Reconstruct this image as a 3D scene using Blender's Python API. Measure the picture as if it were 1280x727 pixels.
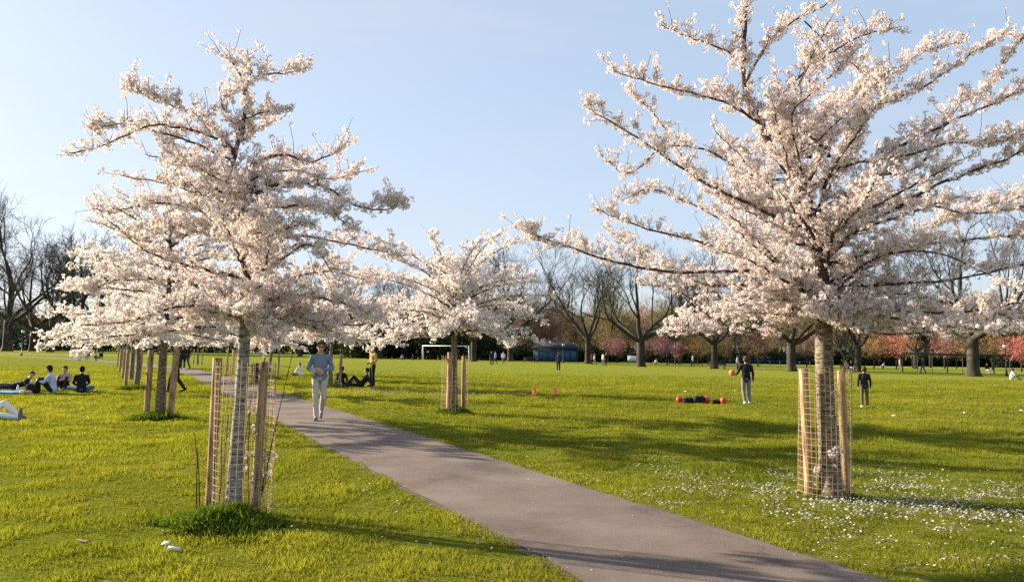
import bpy, math, random
import numpy as np
from mathutils import Vector, Matrix, noise

# ------------------------------------------------------------------ scene, camera, light
scene = bpy.context.scene
for o in list(bpy.data.objects):
    bpy.data.objects.remove(o)
col = scene.collection
FPX, CX, CY = 950.0, 640.0, 363.5          # photograph measured in its own pixels
EYE = 1.6
cam_d = bpy.data.cameras.new("camera"); cam = bpy.data.objects.new("camera", cam_d); col.objects.link(cam)
cam_d.sensor_width = 36.0; cam_d.lens = FPX / 1280 * 36; cam_d.clip_start = 0.1; cam_d.clip_end = 4000
CR = Matrix.Rotation(math.radians(90 + 4.62), 3, 'X') @ Matrix.Rotation(math.radians(0.83), 3, 'Z')
cam.matrix_world = Matrix.Translation((0, 0, EYE)) @ CR.to_4x4()
scene.camera = cam

SUN_EL, SUN_AZ = math.radians(18.0), math.radians(-68.0)     # azimuth from +Y, towards +X
S = Vector((math.sin(SUN_AZ) * math.cos(SUN_EL), math.cos(SUN_AZ) * math.cos(SUN_EL), math.sin(SUN_EL)))
w = bpy.data.worlds.new("World"); scene.world = w; w.use_nodes = True
nt = w.node_tree
sky = nt.nodes.new('ShaderNodeTexSky'); sky.sky_type = 'NISHITA'; sky.sun_disc = False
sky.sun_elevation = SUN_EL; sky.sun_rotation = SUN_AZ
sky.air_density = 1.0; sky.dust_density = 1.2; sky.ozone_density = 1.5; sky.altitude = 20
bg = nt.nodes['Background']; gm_ = nt.nodes.new('ShaderNodeGamma'); gm_.inputs[1].default_value = 0.36      # hazy spring air: the sky's range is small
hz_ = nt.nodes.new('ShaderNodeMixRGB'); hz_.blend_type = 'MULTIPLY'; hz_.inputs[0].default_value = 1; hz_.inputs[2].default_value = (2.1, 2.3, 2.62, 1)
nt.links.new(sky.outputs[0], gm_.inputs[0]); nt.links.new(gm_.outputs[0], hz_.inputs[1]); 
cl_ = nt.nodes.new('ShaderNodeTexNoise'); cl_.inputs['Scale'].default_value = 1.6; cl_.inputs['Detail'].default_value = 6; cl_.inputs['Roughness'].default_value = 0.55; cl_.inputs['Distortion'].default_value = 0.6
tcw = nt.nodes.new('ShaderNodeTexCoord'); mpw = nt.nodes.new('ShaderNodeMapping'); mpw.inputs['Scale'].default_value = (1, 1, 4.5); nt.links.new(tcw.outputs['Generated'], mpw.inputs[0]); nt.links.new(mpw.outputs[0], cl_.inputs['Vector'])
mr_ = nt.nodes.new('ShaderNodeMapRange'); mr_.inputs[1].default_value = .45; mr_.inputs[2].default_value = .8; mr_.inputs[3].default_value = 0; mr_.inputs[4].default_value = .5; nt.links.new(cl_.outputs[0], mr_.inputs[0])
mc_ = nt.nodes.new('ShaderNodeMixRGB'); mc_.inputs[2].default_value = (3.3, 3.5, 3.8, 1); nt.links.new(mr_.outputs[0], mc_.inputs[0]); nt.links.new(hz_.outputs[0], mc_.inputs[1]); nt.links.new(mc_.outputs[0], bg.inputs[0]); bg.inputs[1].default_value = 0.072
sun_d = bpy.data.lights.new("sun", 'SUN'); sun_d.energy = 5.0; sun_d.angle = math.radians(0.6); sun_d.color = (1.0, 0.86, 0.66)
sun = bpy.data.objects.new("sun", sun_d); col.objects.link(sun); sun.rotation_mode = 'QUATERNION'
sun.rotation_quaternion = S.to_track_quat('Z', 'Y'); sun.location = (-40, 20, 30)
scene.view_settings.view_transform = 'Standard'; scene.view_settings.look = 'None'
scene.view_settings.exposure = 1.6; scene.view_settings.gamma = 1.0
try:
    scene.cycles.max_bounces = 8; scene.cycles.transparent_max_bounces = 8
    scene.cycles.use_denoising = False
except Exception:
    pass

# ------------------------------------------------------------------ helpers
def ray(px, py):
    return CR @ Vector(((px - CX) / FPX, -(py - CY) / FPX, -1.0))
def gnd(px, py, z=0.0):
    d = ray(px, py); t = (z - EYE) / d.z
    return Vector((d.x * t, d.y * t, z))
def at(px, py, Y):
    d = ray(px, py); t = Y / d.y
    return Vector((d.x * t, Y, EYE + d.z * t))
def gx(px, Y):                      # ground point in column px at distance Y (horizon row taken from the camera)
    d = ray(px, 441); return Vector((d.x / d.y * Y, Y, 0))

def tag(o, label=None, cat=None, group=None, kind=None):
    if label: o['label'] = label
    if cat: o['category'] = cat
    if group: o['group'] = group
    if kind: o['kind'] = kind
    return o
def link(name, me, mat=None, parent=None):
    o = bpy.data.objects.new(name, me); col.objects.link(o)
    if mat is not None and me is not None and hasattr(me, 'materials'):
        for m in (mat if isinstance(mat, (list, tuple)) else [mat]):
            me.materials.append(m)
    if parent is not None: o.parent = parent
    return o
def empty(name, loc=(0, 0, 0), rz=0.0, **k):
    o = bpy.data.objects.new(name, None); col.objects.link(o); o.location = loc; o.rotation_euler = (0, 0, rz)
    o.empty_display_size = 0.2
    return tag(o, **k)
def copy_tree(o, parent=None):
    c = o.copy(); col.objects.link(c); c.parent = parent
    for ch in [x for x in scene.objects if x.parent == o]:
        copy_tree(ch, c)
    return c

class MB:
    """collects numpy pieces, links them as one mesh object"""
    def __init__(s): s.v, s.f, s.n, s.c = [], [], 0, []
    def add(s, v, faces, c=None):
        v = np.asarray(v, dtype=np.float32).reshape(-1, 3)
        f = np.asarray(faces, dtype=np.int64)
        if f.ndim == 2: s.f.append(f + s.n)
        s.v.append(v); s.n += len(v)
        s.c.append(np.ones((len(v), 3), np.float32) * (c if c is not None else 1.0))
    def tube(s, pts, rad, sides=6, cap=True, c=None):
        p = np.asarray([tuple(q) for q in pts], dtype=float); r = np.asarray(rad, dtype=float) * np.ones(len(p))
        t = np.gradient(p, axis=0); t /= np.linalg.norm(t, axis=1)[:, None] + 1e-9
        ref = np.array([0, 0, 1.0]) if abs(t[:, 2]).mean() < 0.8 else np.array([1.0, 0, 0])
        a = np.cross(t, ref); a /= np.linalg.norm(a, axis=1)[:, None] + 1e-9
        b = np.cross(t, a)
        th = np.linspace(0, 2 * np.pi, sides, endpoint=False)
        ring = p[:, None, :] + r[:, None, None] * (np.cos(th)[None, :, None] * a[:, None, :] + np.sin(th)[None, :, None] * b[:, None, :])
        n = len(p); i = np.arange(n - 1)[:, None] * sides; j = np.arange(sides)[None, :]; j2 = (j + 1) % sides
        q = np.stack([i + j, i + j2, i + sides + j2, i + sides + j], -1).reshape(-1, 4)
        v = ring.reshape(-1, 3)
        if cap and r[-1] > 0.004:
            v = np.vstack([v, p[-1], p[0]])
            k = (n - 1) * sides
            c1 = np.stack([k + j[0], k + j2[0], np.full(sides, n * sides), np.full(sides, n * sides)], -1)
            c0 = np.stack([j2[0], j[0], np.full(sides, n * sides + 1), np.full(sides, n * sides + 1)], -1)
            q = np.vstack([q, c1, c0])
        s.add(v, q, c)
    def box(s, c0, size, rz=0.0, c=None):
        x, y, z = [q / 2 for q in size]
        v = np.array([[sx * x, sy * y, sz * z] for sx in (-1, 1) for sy in (-1, 1) for sz in (-1, 1)])
        ca, sa = math.cos(rz), math.sin(rz)
        v = np.stack([v[:, 0] * ca - v[:, 1] * sa, v[:, 0] * sa + v[:, 1] * ca, v[:, 2]], 1) + np.array(c0)
        s.add(v, [[0, 1, 3, 2], [4, 6, 7, 5], [0, 4, 5, 1], [2, 3, 7, 6], [0, 2, 6, 4], [1, 5, 7, 3]], c)
    def lathe(s, prof, n=16, cz=(0, 0, 0), c=None):
        th = np.linspace(0, 2 * np.pi, n, endpoint=False)
        v = np.array([[r * math.cos(t) + cz[0], r * math.sin(t) + cz[1], z + cz[2]] for r, z in prof for t in th])
        j = np.arange(n); j2 = (j + 1) % n
        q = np.vstack([np.stack([k * n + j, k * n + j2, (k + 1) * n + j2, (k + 1) * n + j], -1) for k in range(len(prof) - 1)])
        s.add(v, q, c)
    def mesh(s, name, smooth=False, col_attr=False):
        V = np.vstack(s.v); F = np.vstack(s.f)
        tri = F[:, 2] == F[:, 3]
        me = bpy.data.meshes.new(name)
        ln = np.where(tri, 3, 4); st = np.concatenate([[0], np.cumsum(ln)[:-1]])
        mask = np.ones(F.shape, bool); mask[tri, 3] = False
        loops = F[mask]
        me.vertices.add(len(V)); me.vertices.foreach_set('co', V.astype(np.float32).ravel())
        me.loops.add(len(loops)); me.loops.foreach_set('vertex_index', loops.astype(np.int32))
        me.polygons.add(len(F)); me.polygons.foreach_set('loop_start', st.astype(np.int32))
        me.polygons.foreach_set('loop_total', ln.astype(np.int32))
        if smooth: me.polygons.foreach_set('use_smooth', np.ones(len(F), bool))
        if col_attr:
            C = np.vstack(s.c); a = me.color_attributes.new('Col', 'FLOAT_COLOR', 'POINT')
            a.data.foreach_set('color', np.hstack([C, np.ones((len(C), 1))]).astype(np.float32).ravel())
        me.update(calc_edges=True); me.validate()
        return me
    def build(s, name, mat=None, parent=None, smooth=False, col_attr=False):
        return link(name, s.mesh(name, smooth, col_attr), mat, parent)

# ------------------------------------------------------------------ materials
def mat_new(name):
    m = bpy.data.materials.new(name); m.use_nodes = True
    return m, m.node_tree, m.node_tree.nodes['Principled BSDF']
def N(nt, t, **k):
    n = nt.nodes.new(t)
    for a, b in k.items(): setattr(n, a, b)
    return n
def plain(name, c, rough=0.7, metal=0.0, var=0.12, scale=8.0, bump=0.0, bscale=60):
    m, nt, b = mat_new(name)
    tc = N(nt, 'ShaderNodeTexCoord'); no = N(nt, 'ShaderNodeTexNoise'); no.inputs['Scale'].default_value = scale; no.inputs['Detail'].default_value = 5
    nt.links.new(tc.outputs['Object'], no.inputs['Vector'])
    mx = N(nt, 'ShaderNodeMixRGB'); mx.inputs[1].default_value = (*[x * (1 - var) for x in c], 1); mx.inputs[2].default_value = (*[min(1, x * (1 + var)) for x in c], 1)
    nt.links.new(no.outputs[0], mx.inputs[0]); nt.links.new(mx.outputs[0], b.inputs['Base Color'])
    b.inputs['Roughness'].default_value = rough; b.inputs['Metallic'].default_value = metal
    b.inputs['Specular IOR Level'].default_value = 0.3
    if bump:
        n2 = N(nt, 'ShaderNodeTexNoise'); n2.inputs['Scale'].default_value = bscale; n2.inputs['Detail'].default_value = 6
        nt.links.new(tc.outputs['Object'], n2.inputs['Vector'])
        bp = N(nt, 'ShaderNodeBump'); bp.inputs['Strength'].default_value = bump; bp.inputs['Distance'].default_value = 0.02
        nt.links.new(n2.outputs[0], bp.inputs['Height']); nt.links.new(bp.outputs[0], b.inputs['Normal'])
    return m
def leafy(name, trans=0.45, tint=(1, 1, 1), rough=0.8, tcol=None):
    """thin leaf or petal: colour comes from the vertex attribute, light passes through"""
    m, nt, b = mat_new(name); nt.nodes.remove(b)
    at_ = N(nt, 'ShaderNodeVertexColor'); at_.layer_name = 'Col'
    d = N(nt, 'ShaderNodeBsdfDiffuse'); t = N(nt, 'ShaderNodeBsdfTranslucent'); mx = N(nt, 'ShaderNodeMixShader')
    mul = N(nt, 'ShaderNodeMixRGB', blend_type='MULTIPLY'); mul.inputs[0].default_value = 1; mul.inputs[2].default_value = (*(tcol or (1, 1, 1)), 1)
    nt.links.new(at_.outputs[0], d.inputs[0]); nt.links.new(at_.outputs[0], mul.inputs[1]); nt.links.new(mul.outputs[0], t.inputs[0])
    mx.inputs[0].default_value = trans
    nt.links.new(d.outputs[0], mx.inputs[1]); nt.links.new(t.outputs[0], mx.inputs[2])
    nt.links.new(mx.outputs[0], nt.nodes['Material Output'].inputs[0])
    return m
def ramp(nt, stops):
    r = N(nt, 'ShaderNodeValToRGB'); e = r.color_ramp.elements
    while len(e) < len(stops): e.new(0.5)
    for k, (p, c) in enumerate(stops):
        e[k].position = p; e[k].color = (*c, 1)
    return r
def bark(name, stops, sc=(14, 14, 60), bump=0.6, detail=8, rough=0.85):
    m, nt, b = mat_new(name)
    tc = N(nt, 'ShaderNodeTexCoord'); mp = N(nt, 'ShaderNodeMapping'); mp.inputs['Scale'].default_value = sc
    no = N(nt, 'ShaderNodeTexNoise'); no.inputs['Scale'].default_value = 1; no.inputs['Detail'].default_value = detail; no.inputs['Roughness'].default_value = 0.65
    nt.links.new(tc.outputs['Object'], mp.inputs[0]); nt.links.new(mp.outputs[0], no.inputs['Vector'])
    r = ramp(nt, stops); nt.links.new(no.outputs[0], r.inputs[0]); nt.links.new(r.outputs[0], b.inputs['Base Color'])
    bp = N(nt, 'ShaderNodeBump'); bp.inputs['Strength'].default_value = bump; bp.inputs['Distance'].default_value = 0.02
    nt.links.new(no.outputs[0], bp.inputs['Height']); nt.links.new(bp.outputs[0], b.inputs['Normal'])
    b.inputs['Roughness'].default_value = rough; b.inputs['Specular IOR Level'].default_value = 0.25
    return m

M = {}
M['blossom'] = leafy('blossom', 0.42, tcol=(1.0, 0.95, 0.88))
M['grass'] = leafy('grass_blade', 0.5, tcol=(1.13, 1.09, 0.5))
M['leaf'] = leafy('leaf', 0.35, tcol=(1.1, 1.1, 0.6))
M['twig'] = leafy('twig_mass', 0.15)
M['petal'] = leafy('petal', 0.3)
M['cherry_bark'] = bark('cherry_bark', [(0.36, (0.035, 0.026, 0.02)), (0.46, (0.12, 0.095, 0.07)), (0.54, (0.22, 0.18, 0.135)), (0.68, (0.36, 0.30, 0.22))], (13, 13, 42), 1.0)
M['silver_bark'] = bark('silver_bark', [(0.36, (0.05, 0.045, 0.042)), (0.45, (0.17, 0.165, 0.16)), (0.54, (0.29, 0.285, 0.275)), (0.66, (0.42, 0.41, 0.39))], (14, 14, 50), 0.8)
M['cherry_limb'] = bark('cherry_limb', [(0.3, (0.035, 0.022, 0.018)), (0.7, (0.11, 0.075, 0.06))], (30, 30, 30))
M['plane_bark'] = bark('plane_bark', [(0.3, (0.02, 0.017, 0.014)), (0.55, (0.05, 0.042, 0.03)), (0.75, (0.11, 0.095, 0.065))], (1.5, 1.5, 0.9), 0.5)
M['stake'] = bark('stake_wood', [(0.35, (0.08, 0.045, 0.025)), (0.43, (0.24, 0.15, 0.08)), (0.53, (0.38, 0.26, 0.145)), (0.66, (0.50, 0.38, 0.24))], (28, 28, 3.2), 0.8, rough=0.8)
M['wire'] = plain('weathered_wire', (0.52, 0.37, 0.22), 0.6, 0.1)
M['white_metal'] = plain('white_metal', (0.75, 0.75, 0.75), 0.45)
M['dark_metal'] = plain('dark_metal', (0.03, 0.035, 0.035), 0.5, 0.2)
M['dark_wood'] = plain('dark_wood', (0.05, 0.04, 0.03), 0.75, bump=0.3)
M['globe'] = plain('lamp_glass', (0.8, 0.78, 0.7), 0.3)
M['bin'] = plain('bin_plastic', (0.025, 0.03, 0.028), 0.45)
M['blue_paint'] = plain('blue_paint', (0.05, 0.12, 0.22), 0.6)
M['slate'] = plain('slate_roof', (0.03, 0.045, 0.07), 0.7)
M['red_ball'] = plain('red_rubber', (0.72, 0.06, 0.03), 0.4)
M['orange'] = plain('orange_plastic', (0.85, 0.20, 0.05), 0.5)
M['paper'] = plain('white_paper', (0.8, 0.8, 0.78), 0.8)
M['skin'] = plain('skin', (0.52, 0.30, 0.21), 0.55, var=0.06)
M['eye'] = plain('dark_lens', (0.01, 0.01, 0.012), 0.2)
def cloth(name, c): 
    M[name] = plain(name, c, 0.9, var=0.15, scale=5, bump=0.35, bscale=28); return M[name]
for n_, c_ in dict(sweater=(0.16, 0.21, 0.30), cream=(0.48, 0.44, 0.37), black=(0.012, 0.012, 0.016), navy=(0.02, 0.03, 0.07), lightblue=(0.42, 0.50, 0.68),
                   pinkgrey=(0.42, 0.30, 0.28), denim=(0.04, 0.13, 0.27), white_cloth=(0.72, 0.72, 0.74), yellow=(0.46, 0.33, 0.10), greyleg=(0.17, 0.17, 0.20), red_cloth=(0.55, 0.06, 0.04),
                   olive=(0.10, 0.10, 0.06), greycloth=(0.16, 0.16, 0.17), bluecloth=(0.06, 0.14, 0.4), hair_black=(0.012, 0.010, 0.009), hair_brown=(0.07, 0.035, 0.02), hair_blond=(0.35, 0.2, 0.09),
                   blanket=(0.08, 0.22, 0.55)).items():
    cloth(n_, c_)

# lawn (sheet)
m, nt, b = mat_new('lawn'); M['lawn'] = m
tc = N(nt, 'ShaderNodeTexCoord')
n1 = N(nt, 'ShaderNodeTexNoise'); n1.inputs['Scale'].default_value = 0.35; n1.inputs['Detail'].default_value = 8; n1.inputs['Roughness'].default_value = 0.65
n2 = N(nt, 'ShaderNodeTexNoise'); n2.inputs['Scale'].default_value = 14; n2.inputs['Detail'].default_value = 6; n2.inputs['Roughness'].default_value = 0.7
for q in (n1, n2): nt.links.new(tc.outputs['Object'], q.inputs['Vector'])
r1 = ramp(nt, [(0.3, (0.085, 0.105, 0.010)), (0.5, (0.12, 0.135, 0.011)), (0.7, (0.155, 0.16, 0.015))])
r2 = ramp(nt, [(0.25, (0.55, 0.6, 0.5)), (0.5, (1, 1, 1)), (0.8, (1.25, 1.2, 1.1))])
nt.links.new(n1.outputs[0], r1.inputs[0]); nt.links.new(n2.outputs[0], r2.inputs[0])
mx = N(nt, 'ShaderNodeMixRGB', blend_type='MULTIPLY'); mx.inputs[0].default_value = 1
nt.links.new(r1.outputs[0], mx.inputs[1]); nt.links.new(r2.outputs[0], mx.inputs[2]); nt.links.new(mx.outputs[0], b.inputs['Base Color'])
b.inputs['Roughness'].default_value = 1.0; b.inputs['Specular IOR Level'].default_value = 0.0
b.inputs['Sheen Weight'].default_value = 0.15; b.inputs['Sheen Roughness'].default_value = 0.6; b.inputs['Sheen Tint'].default_value = (0.75, 0.8, 0.2, 1)
bp = N(nt, 'ShaderNodeBump'); bp.inputs['Strength'].default_value = 0.7; bp.inputs['Distance'].default_value = 0.10
nt.links.new(n2.outputs[0], bp.inputs['Height']); nt.links.new(bp.outputs[0], b.inputs['Normal'])

# asphalt path
m, nt, b = mat_new('asphalt'); M['asphalt'] = m
tc = N(nt, 'ShaderNodeTexCoord')
n1 = N(nt, 'ShaderNodeTexNoise'); n1.inputs['Scale'].default_value = 0.8; n1.inputs['Detail'].default_value = 7; n1.inputs['Roughness'].default_value = 0.6
n2 = N(nt, 'ShaderNodeTexNoise'); n2.inputs['Scale'].default_value = 90; n2.inputs['Detail'].default_value = 3
vo = N(nt, 'ShaderNodeTexVoronoi'); vo.inputs['Scale'].default_value = 110
for q in (n1, n2, vo): nt.links.new(tc.outputs['Object'], q.inputs['Vector'])
r1 = ramp(nt, [(0.32, (0.098, 0.074, 0.062)), (0.45, (0.142, 0.109, 0.091)), (0.55, (0.168, 0.130, 0.108)), (0.7, (0.205, 0.160, 0.133))])
r2 = ramp(nt, [(0.36, (0.70, 0.70, 0.71)), (0.5, (1, 1, 1)), (0.66, (1.3, 1.28, 1.25))])
nt.links.new(n1.outputs[0], r1.inputs[0]); nt.links.new(n2.outputs[0], r2.inputs[0])
mx = N(nt, 'ShaderNodeMixRGB', blend_type='MULTIPLY'); mx.inputs[0].default_value = 1
nt.links.new(r1.outputs[0], mx.inputs[1]); nt.links.new(r2.outputs[0], mx.inputs[2])
vc = N(nt, 'ShaderNodeTexVoronoi', feature='DISTANCE_TO_EDGE'); vc.inputs['Scale'].default_value = 0.42      # a few hairline cracks
wn = N(nt, 'ShaderNodeTexNoise'); wn.inputs['Scale'].default_value = 1.6; wn.inputs['Detail'].default_value = 5
wa = N(nt, 'ShaderNodeVectorMath', operation='SCALE'); wa.inputs['Scale'].default_value = 0.9; wb_ = N(nt, 'ShaderNodeVectorMath', operation='ADD')
nt.links.new(tc.outputs['Object'], wn.inputs['Vector']); nt.links.new(wn.outputs['Color'], wa.inputs[0]); nt.links.new(tc.outputs['Object'], wb_.inputs[0]); nt.links.new(wa.outputs[0], wb_.inputs[1]); nt.links.new(wb_.outputs[0], vc.inputs['Vector'])
cr = ramp(nt, [(0.0, (0.45, 0.42, 0.40)), (0.006, (0.8, 0.8, 0.8)), (0.014, (1, 1, 1))]); nt.links.new(vc.outputs['Distance'], cr.inputs[0])
m2 = N(nt, 'ShaderNodeMixRGB', blend_type='MULTIPLY'); m2.inputs[0].default_value = 0.35; nt.links.new(mx.outputs[0], m2.inputs[1]); nt.links.new(cr.outputs[0], m2.inputs[2]); nt.links.new(m2.outputs[0], b.inputs['Base Color'])
b.inputs['Roughness'].default_value = 0.9; b.inputs['Specular IOR Level'].default_value = 0.2
bp = N(nt, 'ShaderNodeBump'); bp.inputs['Strength'].default_value = 0.25; bp.inputs['Distance'].default_value = 0.004
nt.links.new(vo.outputs[0], bp.inputs['Height']); nt.links.new(bp.outputs[0], b.inputs['Normal'])
M['gravel'] = plain('pale_path', (0.34, 0.26, 0.22), 0.95)
M['soil'] = plain('soil', (0.12, 0.09, 0.05), 1.0, var=0.35, scale=25, bump=0.8)

# ------------------------------------------------------------------ setting: lawn, path
g = MB(); g.add([[-900, -60, 0], [900, -60, 0], [900, 1500, 0], [-900, 1500, 0]], [[0, 1, 2, 3]])
tag(g.build('lawn', M['lawn']), kind='structure')
# path: straight, about 2 m wide, running off to the far left
PA, PB = np.array(gnd(922, 727)[:2]), np.array(gnd(288, 480)[:2])
PD = (PB - PA) / np.linalg.norm(PB - PA); PN = np.array([PD[1], -PD[0]])
HALF = 0.5 * abs(float(np.dot(np.array(gnd(1110, 727)[:2]) - np.array(gnd(735, 727)[:2]), PN)))
print('path half width', HALF, PA, PB)
def path_bend(s):                      # gentle bend in the far part
    return 0.0 if s < 38 else -((s - 38) ** 2) * 0.0025
def path_c(s):
    return PA + PD * s + PN * path_bend(s)
rng = random.Random(5)
ss = np.concatenate([np.arange(-9, 40, 0.1), np.arange(40, 150, 2.0)])
v = []
for s_ in ss:
    c = path_c(s_); w1 = HALF + 0.05 * noise.noise((s_ * 1.3, 0, 0)) + 0.035 * noise.noise((s_ * 5, 3, 0)); w2 = HALF + 0.05 * noise.noise((s_ * 1.3, 9, 0)) + 0.035 * noise.noise((s_ * 5, 13, 0))
    a, b_ = c - PN * w1, c + PN * w2
    v += [[a[0], a[1], 0.012], [b_[0], b_[1], 0.012]]
n = len(ss); fq = [[2 * i, 2 * i + 1, 2 * i + 3, 2 * i + 2] for i in range(n - 1)]
p = MB(); p.add(v, fq); tag(p.build('path', M['asphalt']), kind='structure')
v = []
for s_ in ss:                         # worn earth rim under the tarmac's edge
    c = path_c(s_)
    w1 = HALF + 0.07 + 0.05 * noise.noise((s_ * 2.1, 40, 0)); w2 = HALF + 0.07 + 0.05 * noise.noise((s_ * 2.1, 50, 0))
    a, b_ = c - PN * w1, c + PN * w2; v += [[a[0], a[1], 0.006], [b_[0], b_[1], 0.006]]
p = MB(); p.add(v, fq); tag(p.build('path_verge', M['soil']), kind='structure')
p = MB(); p.add([[-160, 128, .01], [-60, 138, .01], [-60, 142, .01], [-160, 133, .01]], [[0, 1, 2, 3]])
tag(p.build('gravel_path', M['gravel']), kind='structure')

def on_path(x, y, pad=0.0):
    d = (x - PA[0]) * PN[0] + (y - PA[1]) * PN[1]; s_ = (x - PA[0]) * PD[0] + (y - PA[1]) * PD[1]
    bend = np.where(s_ > 38, -((s_ - 38) ** 2) * 0.0025, 0)
    return np.abs(d - bend) < HALF + pad

# value noise in numpy
def vnoise(x, y, sc, seed=0):
    r = np.random.RandomState(seed); G = r.rand(256, 256)
    x = x * sc + 1000; y = y * sc + 1000
    xi = np.floor(x).astype(int); yi = np.floor(y).astype(int); fx = x - xi; fy = y - yi
    fx = fx * fx * (3 - 2 * fx); fy = fy * fy * (3 - 2 * fy)
    g_ = lambda a, b: G[a % 256, b % 256]
    return (g_(xi, yi) * (1 - fx) + g_(xi + 1, yi) * fx) * (1 - fy) + (g_(xi, yi + 1) * (1 - fx) + g_(xi + 1, yi + 1) * fx) * fy

# grass blades, denser and finer near the viewer
R = np.random.RandomState(11)
NB = 1000000
u = R.rand(NB); d0, d1 = 3.2, 60.0; k = 0.42
dd = (d0 ** k + u * (d1 ** k - d0 ** k)) ** (1 / k)
xx = (R.rand(NB) * 2 - 1) * (0.74 * dd + 1.5)
keep = ~on_path(xx, dd, 0.01 + 0.10 * (vnoise(xx, dd, 4.0, 12) - .55) + 0.05 * (R.rand(NB) - 0.5)); xx, dd = xx[keep], dd[keep]
cl = 0.60 * vnoise(xx, dd, 2.6, 1) + 0.25 * vnoise(xx, dd, 7.5, 2) + 0.15 * vnoise(xx, dd, 0.6, 3)
keep = R.rand(len(xx)) < (0.35 + 1.1 * cl) * np.clip((62 - dd) / 26, 0, 1); xx, dd, cl = xx[keep], dd[keep], cl[keep]
n = len(xx); sc = (np.maximum(dd, 5) / 6.0) ** 0.55
hgt = (0.012 + 0.085 * np.clip(cl - 0.32, 0, 1)) * (0.6 + 0.8 * R.rand(n)) * sc ** 0.75
wid = 0.0036 * (0.7 + 0.7 * R.rand(n)) * sc * 1.25
th = R.rand(n) * 2 * np.pi; lean = 0.25 + 0.7 * R.rand(n); lt = R.rand(n) * 2 * np.pi
base = np.stack([xx, dd, np.full(n, -0.002)], 1)
side = np.stack([np.cos(th), np.sin(th), np.zeros(n)], 1) * wid[:, None]
tip = base + np.stack([np.cos(lt) * lean * hgt, np.sin(lt) * lean * hgt, hgt], 1)
V = np.stack([base - side, base + side, tip], 1).reshape(-1, 3)
idx = np.arange(n)[:, None] * 3; F = np.hstack([idx, idx + 1, idx + 2, idx + 2])
mixv = np.clip(0.45 * R.rand(n) + 0.55 * vnoise(xx, dd, 0.9, 7) + 0.45 * vnoise(xx, dd, 0.28, 8) - 0.25, 0, 1)[:, None]
cc = (1 - mixv) * np.array([0.105, 0.138, 0.016]) + mixv * np.array([0.31, 0.305, 0.04])
straw = R.rand(n) < 0.02 + 0.16 * np.clip(vnoise(xx, dd, 0.5, 9) + .3 * vnoise(xx, dd, 3, 10) - .6, 0, 1) * 2; cc[straw] = [0.26, 0.21, 0.08]
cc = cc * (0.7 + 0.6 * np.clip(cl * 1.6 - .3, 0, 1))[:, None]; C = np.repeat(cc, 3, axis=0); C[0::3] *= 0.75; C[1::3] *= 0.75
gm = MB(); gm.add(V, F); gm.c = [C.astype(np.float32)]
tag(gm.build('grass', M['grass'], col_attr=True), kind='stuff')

# fallen petals and daisies on the lawn
def scatter_flat(name, pts, size, colr, mat, zlo=0.02, zhi=0.05, seed=1):
    r = np.random.RandomState(seed); n = len(pts)
    s_ = size * (0.6 + 0.8 * r.rand(n)); th = r.rand(n) * 6.28
    nx = (r.rand(n, 2) - 0.5) * 1.1
    P = np.stack([pts[:, 0], pts[:, 1], zlo + (zhi - zlo) * r.rand(n)], 1)
    a = np.stack([np.cos(th), np.sin(th), nx[:, 0]], 1) * s_[:, None]; b_ = np.stack([-np.sin(th), np.cos(th), nx[:, 1]], 1) * (s_ * 0.75)[:, None]
    V = np.stack([P - a, P - b_, P + a, P + b_], 1).reshape(-1, 3)
    i = np.arange(n)[:, None] * 4; F = np.hstack([i, i + 1, i + 2, i + 3])
    mb = MB(); mb.add(V, F); mb.c = [np.repeat(colr * (0.85 + 0.3 * r.rand(n, 1)), 4, axis=0).astype(np.float32)]
    return tag(mb.build(name, mat, col_attr=True), kind='stuff')
pts = []
def patch(cx, cy, rx, ry, n, thr, seed):
    r = np.random.RandomState(seed); a = r.randn(n, 2) * [rx, ry] + [cx, cy]
    nn = 0.6 * vnoise(a[:, 0], a[:, 1], 2.2, seed) + 0.4 * vnoise(a[:, 0], a[:, 1], 6.0, seed + 3)
    a = a[(nn > thr) & (a[:, 1] > 3.5) & ~on_path(a[:, 0], a[:, 1], 0.05)]
    pts.append(a)
patch(4.6, 8.3, 2.2, 1.1, 12000, 0.52, 21); patch(3.6, 9.6, 2.5, 1.1, 6500, 0.54, 22); patch(6.5, 7.6, 1.8, 1.0, 4500, 0.52, 27); patch(4.3, 6.6, 1.6, 0.7, 1500, 0.58, 31)
patch(-4.0, 29.0, 2.6, 1.8, 3500, 0.45, 23); patch(-1.5, 19.5, 2.5, 1.5, 900, 0.5, 24); patch(-2.4, 7.4, 1.0, 0.8, 260, 0.5, 25)
patch(0, 14, 7, 6, 600, 0.45, 26)
r_ = np.random.RandomState(61); q_ = r_.rand(420, 2); sp = q_[:, 0] * 22 - 2; wp = (np.where(r_.rand(420) < .6, np.sign(q_[:, 1] - .5) * (HALF - .16 * r_.rand(420) ** 2), (q_[:, 1] - .5) * 1.8))
PP = PA[None] + PD[None] * sp[:, None] + PN[None] * wp[:, None]
scatter_flat('path_petals', PP, 0.008, np.array([0.62, 0.56, 0.54]), M['petal'], 0.016, 0.019, seed=5)
scatter_flat('fallen_petals', np.vstack(pts), 0.011, np.array([0.60, 0.56, 0.56]), M['petal'], 0.015, 0.055)

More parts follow.
